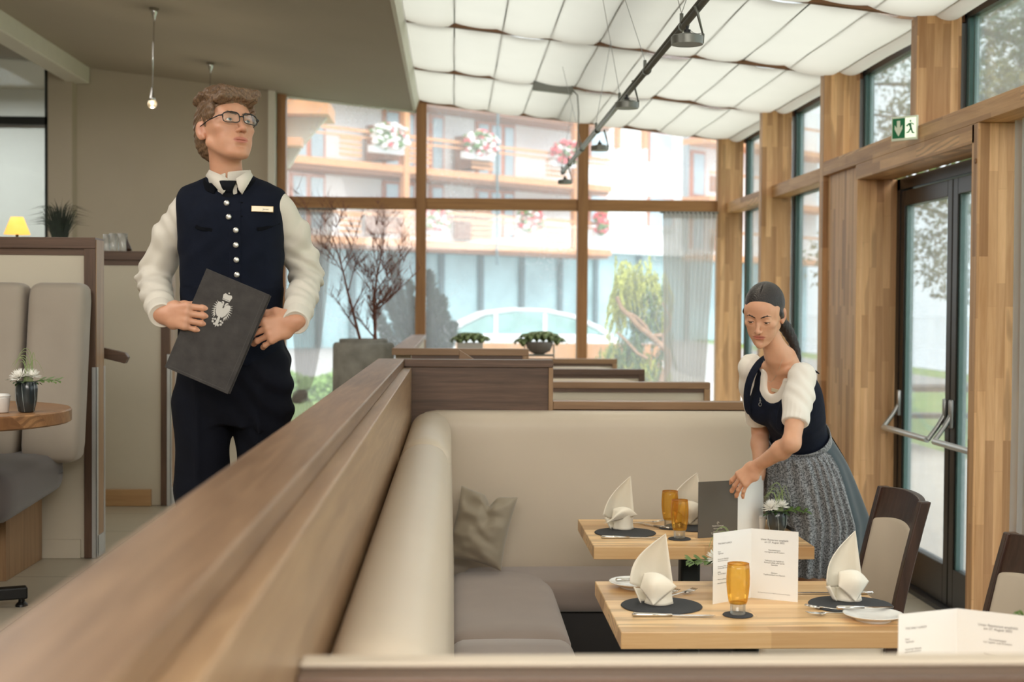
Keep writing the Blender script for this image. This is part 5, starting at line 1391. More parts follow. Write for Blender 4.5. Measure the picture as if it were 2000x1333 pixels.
def skin_mat(name, base, lip, b2):
    m_, t, b = nodes(name)
    a = t.nodes.new('ShaderNodeAttribute'); a.attribute_name = 'tint'
    v = texco(t); f = noise_t(t, v, 14, 3)
    c = ramp(t, f, [(.3, rgb(b2)), (.7, rgb(base))])
    lk(t, mixc(t, a.outputs['Fac'], c, rgb(lip)), b.inputs['Base Color'])
    b.inputs['Roughness'].default_value = .48; b.inputs['Subsurface Weight'].default_value = .18
    b.inputs['Subsurface Radius'].default_value = (.012, .005, .003); b.inputs['Subsurface Scale'].default_value = .5
    return m_
skin_mat('skin_man', '#cb997c', '#ac6258', '#bd896c'); skin_mat('skin_woman', '#dcaa8a', '#b56358', '#cf9a7a')
def hair_mat(name, c1, c2, scale=(60, 60, 8)):
    m_, t, b = nodes(name); f = noise_t(t, texco(t, scale), 3, 4, .6, .5)
    lk(t, ramp(t, f, [(.3, rgb(c1)), (.7, rgb(c2))]), b.inputs['Base Color']); b.inputs['Roughness'].default_value = .38; bump(t, b, f, .6, .004)
    return m_
hair_mat('hair_brown', '#3f2d20', '#83664a', (90, 90, 40)); hair_mat('hair_dark', '#120e0d', '#2a211e', (70, 25, 70))
plain('vest_navy', '#0b111f', .9, var=.12, vs=20, bmp=.3, bs=500, spec=.2); plain('velvet_navy', '#06080e', .95, var=.1, spec=.15)
plain('shirt_white', '#cec8bc', .75, var=.02, bmp=.1, bs=400); plain('trouser_navy', '#090c16', .9, var=.15, vs=15, bmp=.2, bs=400, spec=.2)
plain('tie_navy', '#070a12', .8, spec=.2); plain('button_silver', '#c9c7c0', .35, .8); plain('badge_gold', '#d8cdb2', .35, .2); plain('badge_frame', '#c9a878', .3, .7)
plain('shoe_black', '#0d0d0e', .25); plain('eye_white', '#e6e0da', .2); plain('iris_brown', '#4a3a28', .15); plain('iris_blue', '#4f6a72', .15); plain('pupil', '#060606', .1)
plain('spectacle_frame', '#141519', .25, var=.01); thin_tint('spectacle_lens', (.96, .99, .98, 1), .06)
plain('bodice_navy', '#0e1526', .85, var=.2, vs=60, bmp=.4, bs=350, spec=.25); plain('skirt_teal', '#2a3a42', .6, var=.12, vs=9, sheen=.3); plain('blouse_white', '#ebe5db', .8, var=.02, sheen=.2)
m_, t, b = nodes('apron_print')
vv = t.nodes.new('ShaderNodeTexVoronoi'); vv.inputs['Scale'].default_value = 150; lk(t, texco(t), vv.inputs['Vector'])
n2 = noise_t(t, texco(t), 170, 3, .8)
lk(t, mixc(t, ramp(t, n2, [(.44, (0, 0, 0, 1)), (.56, (1, 1, 1, 1))]), rgb('#34383c'), rgb('#93969a')), b.inputs['Base Color']); b.inputs['Roughness'].default_value = .45; b.inputs['Sheen Weight'].default_value = .3
bump(t, b, n2, .3, .002)

def build_head(f, female=False):
    "face looks along -Y, origin between the ears; f is the Field"
    w_ = .94 if female else 1.0
    f.ell((0, .018, .034), (.075 * w_, .095, .084), .01)
    f.ell((0, -.018, -.018), (.062 * w_, .072, .086), .03)
    f.ell((0, -.038, .036), (.058 * w_, .050, .048), .02)
    f.ell((0, -.040, -.062), (.044 * w_ if not female else .036, .046, .044), .02)
    for s in (-1, 1):
        f.cone((s * .056 * w_, .0, -.045), (s * (.022 if not female else .017), -.060, -.095), .015 if not female else .012, .014 if not female else .012, .02)
        f.ell((s * .042 * w_, -.056, -.016), (.022, .020, .016), .02)
        f.ell((s * .032, -.050, -.05), (.02, .02, .024), .02)
        f.ell((s * .060 * w_, -.02, .02), (.012, .03, .03), .02)
    f.ell((0, -.074, -.099), (.022 if not female else .016, .017, .016), .015)
    f.cone((-.034, -.079, .020), (.034, -.079, .020), .009 if not female else .006, .009 if not female else .006, .016)
    f.ell((0, -.0665, -.060), (.026, .019, .024), .018)
    for s in (-1, 1): f.ell((s * .031, -.098, .003), (.019, .016, .0125), .014, 's')
    n = 1 if not female else .88
    f.chain([(0, -.080, .014), (0, -.093, -.008), (0, -.108 * (1 if not female else .985), -.030)], [.0065, .0070 * n, .0095 * n], .009)
    f.ell((0, -.1095 if not female else -.107, -.0325), (.0095 * n, .0095, .0085), .006)
    for s in (-1, 1):
        f.ell((s * .0118 * n, -.0975, -.0350), (.0062, .0092, .0062), .006)
        f.ell((s * .0062 * n, -.1045, -.0425), (.0032, .0045, .0030), .002, 's')
        f.ell((s * .031, -.0745, .003), (.0150, .0148, .0142), .006)           # lids
    f.ell((0, -.0945, -.050), (.0035, .004, .009), .005, 's')
    f.ell((0, -.0835, -.0580), (.0265, .0074, .0036), .005)
    f.ell((0, -.0825, -.0668), (.0225, .0078, .0044), .005)
    f.ell((0, -.0930, -.0622), (.0270, .0098, .0011), .0022, 's')
    f.ell((0, -.088, -.0800), (.014, .006, .005), .008, 's')
    for s in (-1, 1):                                                            # ears
        M = Matrix.Rotation(s * math.radians(-22), 3, 'Z') @ Matrix.Rotation(math.radians(-8), 3, 'X')
        f.ell((s * .0790 * w_, .014, -.004), (.0075, .019, .031), .005, M=M.to_4x4())
        f.ell((s * .0880 * w_, .006, -.004), (.0075, .0115, .018), .003, 's', M=M.to_4x4())
        f.ell((s * .0775 * w_, .004, -.026), (.006, .009, .010), .004)
def head_open_eyes(f, down=0.0, open_=.0050):
    for s in (-1, 1):
        f.ell((s * .031, -.092, .0025 - down), (.0128, .016, open_), .0018, 's')
def head_tint(M):
    Mi = np.array(M.inverted())
    def fn(W):
        P = W @ Mi[:3, :3].T + Mi[:3, 3]
        d1 = np.sqrt((P[:, 0] / .0270) ** 2 + ((P[:, 1] + .090) / .016) ** 2 + ((P[:, 2] + .0622) / .0105) ** 2)
        lip = np.clip((1.05 - d1) / .25, 0, 1) * .75
        ch = sum(np.clip(1 - np.sqrt(((P[:, 0] - s * .046) / .03) ** 2 + ((P[:, 1] + .06) / .03) ** 2 + ((P[:, 2] + .03) / .026) ** 2), 0, 1) for s in (-1, 1)) * .16
        no = np.clip(1 - np.sqrt((P[:, 0] / .018) ** 2 + ((P[:, 1] + .108) / .018) ** 2 + ((P[:, 2] + .033) / .016) ** 2), 0, 1) * .3
        er = sum(np.clip(1 - np.sqrt(((P[:, 0] - s * .08) / .015) ** 2 + ((P[:, 1] - .012) / .03) ** 2 + ((P[:, 2] + .005) / .04) ** 2), 0, 1) for s in (-1, 1)) * .4
        return np.clip(lip + ch + no + er, 0, 1)
    return fn
def eyes(par, M, iris, look=(0, 0), r=.0126):
    for s in (-1, 1):
        c = Vector((s * .031, -.0745, .003)); Mr = M @ Matrix.Translation(c) @ Matrix.Rotation(look[0], 4, 'Z') @ Matrix.Rotation(look[1], 4, 'X')
        e = MB().ball((0, 0, 0), r, n=24).xf(Mr).build('eye', 'eye_white', par, True, world=True)
        MB().lathe([(.0058, 0), (.0055, .0010), (.001, .0012)], n=24).xf(Mr @ Matrix.Translation((0, -r + .0010, 0)) @ Matrix.Rotation(PI / 2, 4, 'X')).build('iris', iris, e, True, world=True)
        MB().lathe([(.0026, 0), (.0024, .0005), (.0005, .0006)], n=16).xf(Mr @ Matrix.Translation((0, -r - .0001, 0)) @ Matrix.Rotation(PI / 2, 4, 'X')).build('pupil', 'pupil', e, True, world=True)
def brows(par, M, mat, thick=.0030, arch=.006, z0=.0205):
    for s in (-1, 1):
        f = Field((min(s * .005, s * .056), -.100, .010), (max(s * .005, s * .056), -.062, .036), .0007)
        pts = [(s * .012, -.0925, z0 - .001), (s * .024, -.0910, z0 + arch * .6), (s * .036, -.0860, z0 + arch), (s * .050, -.0745, z0 - .001)]
        f.chain(pts, [thick, thick * 1.05, thick * .9, thick * .35], .003, sq=(1, 1.5, 1)); mesh_obj('eyebrow', [f], mat, par, M)
def hand_frame(W, xd, zd):
    x = Vector(xd).normalized(); z = Vector(zd); z = (z - x * z.dot(x)).normalized(); y = z.cross(x)
    M = Matrix((x, y, z)).transposed().to_4x4(); M.translation = W; return M
def hand(f, M, side=1, s=1.0, curl=((10, 20, 15),) * 4, spread=(6, 1, -4, -10), thumb=None, forearm=None):
    "local: x to the fingers, y to the thumb (side=1 right hand with z = back of the hand), joints blended into one surface"
    def T(p): return tuple(M @ Vector((p[0] * s, p[1] * s * side, p[2] * s)))
    f.chain([T((-.012, 0, 0)), T((.02, 0, 0))], [.0235 * s, .025 * s], .012)
    for y0, y1, r in ((.012, .031, .0155), (.004, .0105, .016), (-.004, -.0105, .0155), (-.012, -.029, .0140)):
        f.cone(T((.012, y0, 0)), T((.086, y1, .001)), .0175 * s, r * .86 * s, .010 * s)
    f.ell(T((.035, .026, -.009)), (.020 * s,) * 3, .014 * s)
    f.ell(T((.04, -.024, -.008)), (.018 * s,) * 3, .014 * s)
    Ls = ((.045, .027, .022), (.050, .031, .023), (.046, .029, .022), (.036, .022, .020)); rs = (.0088, .0090, .0086, .0076); ys = (.031, .0105, -.0105, -.029)
    for i in range(4):
        p = Vector((.086 - (.006 if i == 3 else 0) - (.002 if i == 0 else 0), ys[i], .001)); a = 0; sp = math.radians(spread[i])
        P = [p.copy()]; R_ = [rs[i] * 1.12]
        for L, c in zip(Ls[i], curl[i]):
            a += math.radians(c); d = Vector((math.cos(a) * math.cos(sp), math.cos(a) * math.sin(sp), -math.sin(a))); p = p + d * L; P.append(p.copy())
        rr = [rs[i] * 1.12 * s, rs[i] * 1.03 * s, rs[i] * .95 * s, rs[i] * .76 * s]
        f.chain([T(q) for q in P], rr, .004 * s)
        for q, r_ in ((P[0], 1.22), (P[1], 1.12), (P[2], 1.03)): f.ell(T(q + Vector((0, 0, .0012))), (rs[i] * r_ * s,) * 3, .003 * s)
    th = thumb or ((.022, .030, -.010), (.050, .055, -.018), (.080, .066, -.022), (.104, .068, -.024))
    f.chain([T(q) for q in th], [.016 * s, .0125 * s, .0108 * s, .0085 * s], .008 * s)
    return f
# ================================================================ waiter
HX = at(441, 256, 4.47)
man = thing('person', 'young waiter in navy waistcoat and glasses holding a dark menu folder, standing in the corridor', 'person', (HX.x + .02, 4.52, CZ))
MH = Matrix.Translation(HX) @ Matrix.Rotation(math.radians(37), 4, 'Z') @ Matrix.Rotation(math.radians(-15), 4, 'X') @ Matrix.Rotation(math.radians(2), 4, 'Y')
f = Field((-.10, -.125, -.23), (.10, .14, .135), .0019); build_head(f); head_open_eyes(f, 0, .0040)
nk_ = MH.inverted() @ Vector((HX.x + .004, 4.505, at(450, 392, 4.5).z)); f.chain([(0, .020, -.06), tuple(nk_)], [.049, .052], .02)
hv, hf = f.mesh(); R = np.array(MH.to_3x3()); hv = hv @ R.T + np.array(MH.translation)
# shoulders, arms, trunk and legs in world space
A = lambda x, y, Y: tuple(at(x, y, Y))
Nk = A(447, 338, 4.50); Rs, Re, Rw = A(356, 412, 4.52), A(299, 545, 4.62), A(316, 614, 4.262)
Ls_, Le, Lw = A(552, 410, 4.52), A(600, 540, 4.62), A(578, 627, 4.25)
cx = (Rs[0] + Ls_[0]) / 2
tr = Field((cx - .25, 4.30, CZ), (cx + .25, 4.72, 2.12), .008)
TZ_ = lambda py: at(450, py, 4.5).z
Mt = Matrix.Translation((cx, 4.52, 0))
tr.loft([(1.33, 0, 0, .15, .10), (TZ_(690), 0, 0, .145, .10), (TZ_(600), 0, 0, .13, .095), (TZ_(480), 0, 0, .14, .10), (TZ_(400), 0, 0, .15, .095), (TZ_(365), 0, .01, .10, .07)], Mt)
for s in (-1, 1):
    tr.chain([(cx + s * .085, 4.52, 1.36), (cx + s * .09, 4.53, .95), (cx + s * .09, 4.55, .56)], [.08, .055, .04], .03)
hs = Field((Rw[0] - .10, 4.10, Rw[2] - .16), (Rw[0] + .24, 4.68, Rw[2] + .25), .0026)
MR = hand_frame(Vector(Rw), (.90, -.40, -.08), (-.30, -1, .12))
hand(hs, MR, 1, 1.0, ((32, 10, 6), (33, 10, 6), (34, 10, 6), (34, 12, 8)), (2, -1, -4, -8), ((.022, .026, -.014), (.05, .036, -.034), (.075, .040, -.050), (.098, .038, -.058)))
hs.cone(Rw, tuple(Vector(Rw).lerp(Vector(Re), .5)), .0245, .034, .012)
hl = Field((Lw[0] - .24, 4.10, Lw[2] - .20), (Lw[0] + .10, 4.68, Lw[2] + .22), .0026)
ML = hand_frame(Vector(Lw), (-.86, -.08, -.34), (.05, -1, .12))
hand(hl, ML, -1, 1.0, ((16, 34, 22), (20, 36, 24), (24, 38, 26), (28, 40, 28)), (6, 1, -3, -8), ((.022, .030, -.006), (.046, .048, -.006), (.074, .054, -.016), (.096, .052, -.024)))
hl.cone(Lw, tuple(Vector(Lw).lerp(Vector(Le), .5)), .0245, .034, .012)
body = mesh_obj('body', [(hv, hf), tr, hs, hl], 'skin_man', man, tint=head_tint(MH))
eyes(man, MH, 'iris_blue', (math.radians(8), math.radians(-4))); brows(man, MH, 'hair_brown', .0034, .005, .0215)
# hair: short sides, full wavy top swept to one side
f = Field((-.12, -.14, -.10), (.12, .16, .19), .0021)
f.ell((0, .026, .038), (.0795, .099, .085), .01)
f.ell((0, .055, -.015), (.072, .068, .07), .02)
f.ell((0, .0, .068), (.076, .090, .050), .012)
rnd = random.Random(5)
for k in range(95):
    u, v = rnd.uniform(-1, 1), rnd.uniform(-1, 1)
    x = u * .062; y = -.070 + (v + 1) * .066; z = .034 + .086 * math.sqrt(max(.02, 1 - (x / .088) ** 2 - ((y - .02) / .112) ** 2)) + .012 * (1 - (v + 1) / 2) + .006
    r = rnd.uniform(.009, .0155); a = rnd.uniform(-.6, .6) + .5
    P = [(x + .016 * math.cos(a + q * 1.3) * (1 - q * .2), y + .016 * math.sin(a + q * 1.5), z + .006 * math.sin(q * 2)) for q in (0, .8, 1.6, 2.4)]
    f.chain(P, [r * .8, r, r * .9, r * .5], .0055)
for s in (-1, 1):
    f.ell((s * .0700, -.034, .046), (.012, .030, .034), .012)
for k in range(16):                                      # lifted fringe
    x = -.056 + k * .0075; f.chain([(x - .004, -.074, .068), (x + .004, -.089, .079), (x + .015, -.090, .095), (x + .024, -.076, .106)], [.011, .0125, .0115, .007], .005)
f.ell((0, -.118, -.002), (.057, .062, .074), .008, 's')     # forehead and face
f.ell((0, -.085, -.075), (.11, .078, .080), .008, 's')
for s in (-1, 1):
    f.ell((s * .085, -.028, -.062), (.035, .045, .052), .006, 's'); f.ell((s * .086, .012, -.008), (.020, .020, .032), .005, 's')
for s in (-1, 1): f.cone((s * .0735, -.016, .036), (s * .0745, -.012, .004), .0090, .0040, .010)
f.disp(lambda X, Y, Z_: .0011 * np.sin(260 * X + 160 * Y + 9 * np.sin(50 * Z_ + 40 * Y)) + .0009 * np.sin(310 * Z_ + 120 * X + 6 * np.sin(60 * X)))
mesh_obj('hair', [f], 'hair_brown', man, MH, relax=1)
# spectacles
t_g = thing('spectacles_tmp', None, None); bpy.data.objects.remove(t_g)
g = MB()
def rimpts(s):
    pts = []
    for q in range(33):
        a = q / 32 * 2 * PI; c, sn = math.cos(a), math.sin(a); n_ = 3.2
        x = .0255 * math.copysign(abs(c) ** (2 / n_), c); z = .0155 * math.copysign(abs(sn) ** (2 / n_), sn)
        pts.append((s * (.0325 + x), -.1045 + .10 * abs(x + .02) ** 1.5 + .010 * (x > 0) * (x / .0255) , .002 + z + (.002 if z > 0 else 0)))
    return pts
for s in (-1, 1):
    g.tube(rimpts(s), .0015, 8); g.tube([(p[0], p[1] - .0003, p[2] + .0006) for p in rimpts(s)[:17]], .0019, 8)
    g.tube([(s * .0590, -.094, .010), (s * .068, -.088, .010), (s * .0795, -.04, .010), (s * .0815, .008, .008), (s * .080, .028, -.008)], [.0022, .0022, .0017, .0015, .0013], 8)
g.tube([(-.0078, -.1045, .006), (0, -.1075, .008), (.0078, -.1045, .006)], .0017, 8)
sp_ = g.xf(MH).build('eyeglasses', 'spectacle_frame', man, True, world=True)
for s in (-1, 1):
    g = MB(); P = rimpts(s)[:-1]; g.bm.faces.new([g.bm.verts.new(p) for p in P]); g.xf(MH).build('lens', 'spectacle_lens', sp_, world=True)

# shirt: sleeves and collar
sh = Field((cx - .34, 4.20, 1.50), (cx + .34, 4.80, 2.10), .0046)
def fold(X, Y, Z_, c, n_, amp, rr):
    d = np.sqrt((X - c[0]) ** 2 + (Y - c[1]) ** 2 + (Z_ - c[2]) ** 2); w = np.exp(-(d / rr) ** 2)
    return amp * w * np.sin(n_[0] * X + n_[1] * Y + n_[2] * Z_ + 2.5 * np.sin(22 * X + 17 * Z_))
for S0, E0, W0, sg in ((Rs, Re, Rw, -1), (Ls_, Le, Lw, 1)):
    S0, E0, W0 = Vector(S0), Vector(E0), Vector(W0); ins = Vector((-sg * .02, 0, 0))
    wq = W0.lerp(E0, .13)
    sh.chain([S0 + ins, S0.lerp(E0, .35), S0.lerp(E0, .72), E0], [.058, .052, .050, .050], .03)
    sh.chain([E0, E0.lerp(W0, .45), E0.lerp(W0, .78), wq], [.050, .047, .042, .038], .02)
    sh.cone(W0.lerp(E0, .24), W0.lerp(E0, .14), .0385, .0375, .006)
    sh.disp(lambda X, Y, Z_: fold(X, Y, Z_, E0, (30 * sg, 40, 120), .0055, .13) + fold(X, Y, Z_, E0.lerp(S0, .5), (95 * -sg, 10, 55), .0055, .13) + fold(X, Y, Z_, E0.lerp(W0, .55), (60, 60, 90), .0040, .09))
shirt = mesh_obj('shirt', [sh], 'shirt_white', man, relax=2)
for W0, E0 in ((Vector(Rw), Vector(Re)), (Vector(Lw), Vector(Le))):
    d_ = (E0 - W0).normalized(); Mq = d_.to_track_quat('Z', 'Y').to_matrix().to_4x4(); Mq.translation = W0 - d_ * .016
    MB().lathe([(.0320, .006), (.0345, .0), (.0385, .001), (.0400, .012), (.0405, .060), (.0395, .078), (.035, .082)], n=40, flute=lambda a, z: 1 + .025 * math.sin(2 * a + 1) + .01 * math.sin(5 * a)).xf(Mq).build('shirt_cuff', 'shirt_white', man, True, world=True, sub=1)
# waistcoat
ve = Field((cx - .24, 4.28, 1.38), (cx + .24, 4.74, 2.12), .0042)
z = TZ_
rows = [(z(712), 0, 0, .172, .120), (z(660), 0, 0, .165, .118), (z(600), .004, 0, .160, .112), (z(540), .004, 0, .160, .112), (z(470), .002, 0, .166, .118), (z(415), 0, .0, .170, .112), (z(385), 0, .008, .172, .095), (z(366), 0, .015, .155, .072), (z(352), 0, .02, .105, .055), (z(338), 0, .02, .06, .05)]
ve.loft(rows, Matrix.Translation((cx - .004, 4.51, 0)), power=2.3)
ve.ell((Nk[0], 4.495, z(330)), (.062, .058, .045), .012, 's')                                # neck hole
ve.ell((Nk[0] + .014, 4.39, z(352)), (.035, .05, .052), .008, 's')                            # opening in front
ve.disp(lambda X, Y, Z_: .0018 * np.sin(34 * X + 60 * Z_ + 3 * np.sin(16 * X)) * (Z_ < z(560)) + .0014 * np.sin(70 * X - 30 * Z_ + 2 * np.sin(30 * Z_)))
vest = mesh_obj('waistcoat', [ve], 'vest_navy', man, relax=2)
def vfront(px, py, off=.0):
    "point on the waistcoat front below pixel"
    d0 = at(px, py, 4.5) - CP
    for i in range(260):
        p = CP + d0 * ((4.36 + i * .001) / d0.y)
        zz = [r[0] for r in sorted(rows)]; rr = sorted(rows)
        q = lambda j: float(np.interp(p.z, zz, [r[j] for r in rr]))
        if ((abs(p.x - (cx - .004) - q(1)) / q(3)) ** 2.3 + (abs(p.y - 4.51 - q(2)) / q(4)) ** 2.3) < 1: return p + Vector((0, -off, 0))
    return at(px, py, 4.41) + Vector((0, -off, 0))
# front placket, buttons, holes, pockets, badge
def strip(name, pts, wd, th, mat, par):
    g = MB(); L_ = []
    for p, nrm in pts:
        p = Vector(p); L_.append(p)
    sec = []
    for i, p in enumerate(L_):
        tg = (L_[min(i + 1, len(L_) - 1)] - L_[max(i - 1, 0)]).normalized(); s_ = tg.cross(Vector((0, -1, 0))).normalized() * wd
        b_ = Vector((0, -th, 0)); sec.append([g.bm.verts.new(v) for v in (p - s_ - b_, p + s_ - b_, p + s_ + b_, p - s_ + b_)])
    for A_, B_ in zip(sec, sec[1:]):
        for k in range(4): g.bm.faces.new((A_[k], A_[(k + 1) % 4], B_[(k + 1) % 4], B_[k]))
    g.bm.faces.new(sec[0]); g.bm.faces.new(sec[-1]); return g.build(name, mat, par, world=True, bevel=.001)
strip('placket', [(vfront(459, y, .000), 0) for y in range(388, 600, 12)], .018, .0030, 'vest_navy', man)
for (x, y) in ((443, 397), (447, 424), (461, 450), (461, 479), (462, 508), (463, 537)):
    p = vfront(x, y, .0045); MB().lathe([(.0001, .004), (.004, .0042), (.0078, .003), (.0088, .001), (.0085, -.001)], n=24).xf(Matrix.Translation(p) @ Matrix.Rotation(PI / 2, 4, 'X')).build('button', 'button_silver', man, True, world=True)
for (x, y) in ((470, 396), (470, 423)):
    p = vfront(x, y, .003); MB().box(-.007, .007, -.001, .001, -.0022, .0022, .0008).xf(Matrix.Translation(p)).build('buttonhole', 'velvet_navy', man, world=True)
for a_, b_ in (((382, 442), (415, 452)), ((502, 448), (546, 437))):
    P = [(vfront(a_[0] + (b_[0] - a_[0]) * q / 5, a_[1] + (b_[1] - a_[1]) * q / 5 + 2 * math.sin(q), .0015), 0) for q in range(6)]
    strip('pocket_welt', P, .0055, .0020, 'velvet_navy', man)
p = vfront(513, 409, .009)
bd = MB().box(-.034, .034, -.0022, .0022, -.0095, .0095, .0018).xf(Matrix.Translation(p) @ Matrix.Rotation(math.radians(10), 4, 'Z') @ Matrix.Rotation(math.radians(1), 4, 'Y')).build('name_badge', 'badge_frame', man, world=True)
MB().box(-.032, .032, -.0030, -.0022, -.0078, .0078).xf(Matrix.Translation(p) @ Matrix.Rotation(math.radians(10), 4, 'Z') @ Matrix.Rotation(math.radians(1), 4, 'Y')).build('badge_plate', 'badge_gold', bd, world=True)
bpy.context.view_layer.update()
tx = text('Jonas', .0082, 'ink', None, Matrix.Translation(p) @ Matrix.Rotation(math.radians(10), 4, 'Z') @ Matrix.Translation((.010, -.0036, -.003)) @ Matrix.Rotation(PI / 2, 4, 'X'), 'badge_print')
tx.parent = bd; tx.data.transform(parent_mat(bd).inverted())
# velvet stand collar, shirt collar, tie
nc = Vector((Nk[0] + .003, 4.50, 0))
def band(name, mat, a0, a1, rx, ry, zf, hf_, th, par, nseg=40, flare=.0, cyo=0):
    g = MB()
    def fn(u, v):
        a = math.radians(a0 + (a1 - a0) * u); r = 1 + flare * (1 - v)
        return Vector((nc.x + rx * r * math.cos(a), nc.y + cyo + ry * r * math.sin(a), zf(u) + hf_(u) * v))
    g.grid(fn, nseg, 6); return g.build(name, mat, par, True, world=True, solid=th, sub=1)
zc_ = z(366)
band('waistcoat_collar', 'velvet_navy', -66, 246, .078, .074, lambda u: zc_ - .030 * (abs(2 * u - 1) ** 3) , lambda u: .046 - .022 * abs(2 * u - 1), .006, man, flare=.10)
band('shirt_collar_stand', 'shirt_white', -88, 268, .064, .063, lambda u: z(362) + .010 - .016 * abs(2 * u - 1) ** 2, lambda u: .042, .003, man, flare=.03)
for P in ([(402, 344, 4.455), (409, 332, 4.455), (428, 340, 4.43), (447, 350, 4.418), (441, 372, 4.412), (434, 380, 4.414), (418, 362, 4.43)], [(494, 344, 4.455), (487, 332, 4.455), (477, 339, 4.43), (461, 349, 4.418), (466, 371, 4.412), (473, 380, 4.414), (485, 360, 4.43)]):
    g = MB(); v_ = [g.bm.verts.new(at(*q)) for q in P]; cc_ = g.bm.verts.new(sum((v.co for v in v_), Vector()) / len(v_) + Vector((0, -.004, 0)))
    for i in range(len(v_)): g.bm.faces.new((v_[i], v_[(i + 1) % len(v_)], cc_))
    g.build('collar_wing', 'shirt_white', man, True, world=True, solid=.0035)
ti = Field((nc.x - .05, 4.36, z(480)), (nc.x + .06, 4.48, z(345)), .0022)
kp = Vector((nc.x + .006, nc.y - .078, z(367)))
ti.loft([(-.020, 0, 0, .014, .010), (-.002, 0, -.002, .020, .013), (.016, 0, .004, .027, .011)], Matrix.Translation(kp), k=.004, power=2.6)
ti.loft([(-.075, 0, .010, .026, .006), (-.04, 0, .006, .022, .007), (-.012, 0, .002, .0125, .007)], Matrix.Translation(kp), k=.003, power=3)
mesh_obj('tie', [ti], 'tie_navy', man)
sf = MB().ball(tuple(kp + Vector((0, .022, -.03))), .04, (1, .5, 1.1), 20).build('shirt_front', 'shirt_white', man, True, world=True)
# trousers and shoes
pt = Field((cx - .24, 4.28, CZ + .02), (cx + .26, 4.78, z(655)), .0062)
Mc = Matrix.Translation((cx + .004, 4.52, 0))
pt.loft([(z(830), 0, 0, .165, .10), (z(790), 0, 0, .177, .118), (z(740), .004, 0, .182, .128), (z(700), .004, 0, .174, .120), (z(662), 0, 0, .155, .108)], Mc, power=2.5)
pt.chain([(cx - .090, 4.51, z(790)), (cx - .090, 4.50, z(960)), (cx - .088, 4.52, .82), (cx - .088, 4.54, CZ + .06)], [.092, .082, .070, .064], .02)
pt.chain([(cx + .092, 4.52, z(790)), (cx + .104, 4.53, z(960)), (cx + .105, 4.55, .82), (cx + .105, 4.57, CZ + .06)], [.092, .084, .070, .064], .02)
pt.cone((cx + .002, 4.385, z(820)), (cx + .006, 4.40, z(980)), .004, .013, .02, 's')
for sx in (-.09, .096): pt.cone((cx + sx, 4.41, z(740)), (cx + sx, 4.42, z(1000)), .004, .004, .02)
pt.disp(lambda X, Y, Z_: (.0055 * np.sin(75 * (Z_ + .5 * (X - cx)) + 3 * np.sin(20 * X)) * np.exp(-((Z_ - z(800)) / .16) ** 2) * np.clip((X - cx) * 6 + .3, 0, 1)) + .003 * np.sin(30 * X + 25 * Z_ + 2 * np.sin(25 * Y)))
mesh_obj('trousers', [pt], 'trouser_navy', man, relax=2)
for sx, sy in ((-.076, 4.53), (.105, 4.56)):
    s_ = Field((cx + sx - .07, sy - .24, CZ - .01), (cx + sx + .07, sy + .10, CZ + .13), .005)
    s_.chain([(cx + sx, sy + .04, CZ + .045), (cx + sx, sy - .08, CZ + .038), (cx + sx, sy - .17, CZ + .030)], [.042, .040, .030], .02, sq=(1, 1, 1.1)); s_.cone((cx + sx, sy, CZ + .06), (cx + sx, sy, CZ + .11), .045, .045, .02)
    s_.box((cx + sx, sy, CZ - .048), (.2, .4, .05), .001, .002, 's'); mesh_obj('shoe', [s_], 'shoe_black', man)

# the folder in his hands ------------------------------------------------
plain('felt_grey', '#3a3735', .95, var=.22, vs=28, bmp=.6, bs=120); plain('felt_edge', '#4b4846', .9, var=.1); plain('crest_silver', '#bdbab3', .5, .2, var=.02)
c4 = [at(398, 524, 4.245), at(525, 574, 4.215), at(447, 773, 4.205), at(327, 718, 4.235)]
cen = sum(c4, Vector()) / 4; ex = ((c4[1] - c4[0]) + (c4[2] - c4[3])).normalized(); ey = ((c4[0] - c4[3]) + (c4[1] - c4[2])); ey = (ey - ex * ey.dot(ex)).normalized(); ez = ex.cross(ey)
Wd = ((c4[1] - c4[0]).length + (c4[2] - c4[3]).length) / 2; Hh = ((c4[0] - c4[3]).length + (c4[1] - c4[2]).length) / 2
MF = Matrix((ex, ey, ez)).transposed().to_4x4(); MF.translation = cen
fo = thing('menu_folder', 'dark grey felt folder with a silver crest held by the waiter', 'folder', cen)
MB().box(-Wd / 2, Wd / 2, -Hh / 2, Hh / 2, -.003, .001, .0012).xf(MF).build('front_cover', 'felt_grey', fo, world=True)
MB().box(-Wd / 2 + .002, Wd / 2 - .002 + .004, -Hh / 2 + .002, Hh / 2 - .002, -.016, -.012, .0012).xf(MF).build('back_cover', 'felt_grey', fo, world=True)
MB().box(-Wd / 2 + .006, Wd / 2 - .006, -Hh / 2 + .004, Hh / 2 - .004, -.0118, -.0032).xf(MF).build('pages', 'card_white', fo, world=True)
g = MB()
g.box(Wd / 2 - .0125, Wd / 2 - .0115, -Hh / 2 + .008, Hh / 2 - .008, .001, .0016).box(-Wd / 2 + .008, Wd / 2 - .012, -Hh / 2 + .008, -Hh / 2 + .009, .001, .0016)
g.xf(MF).build('cover_seam', 'felt_edge', fo, world=True)
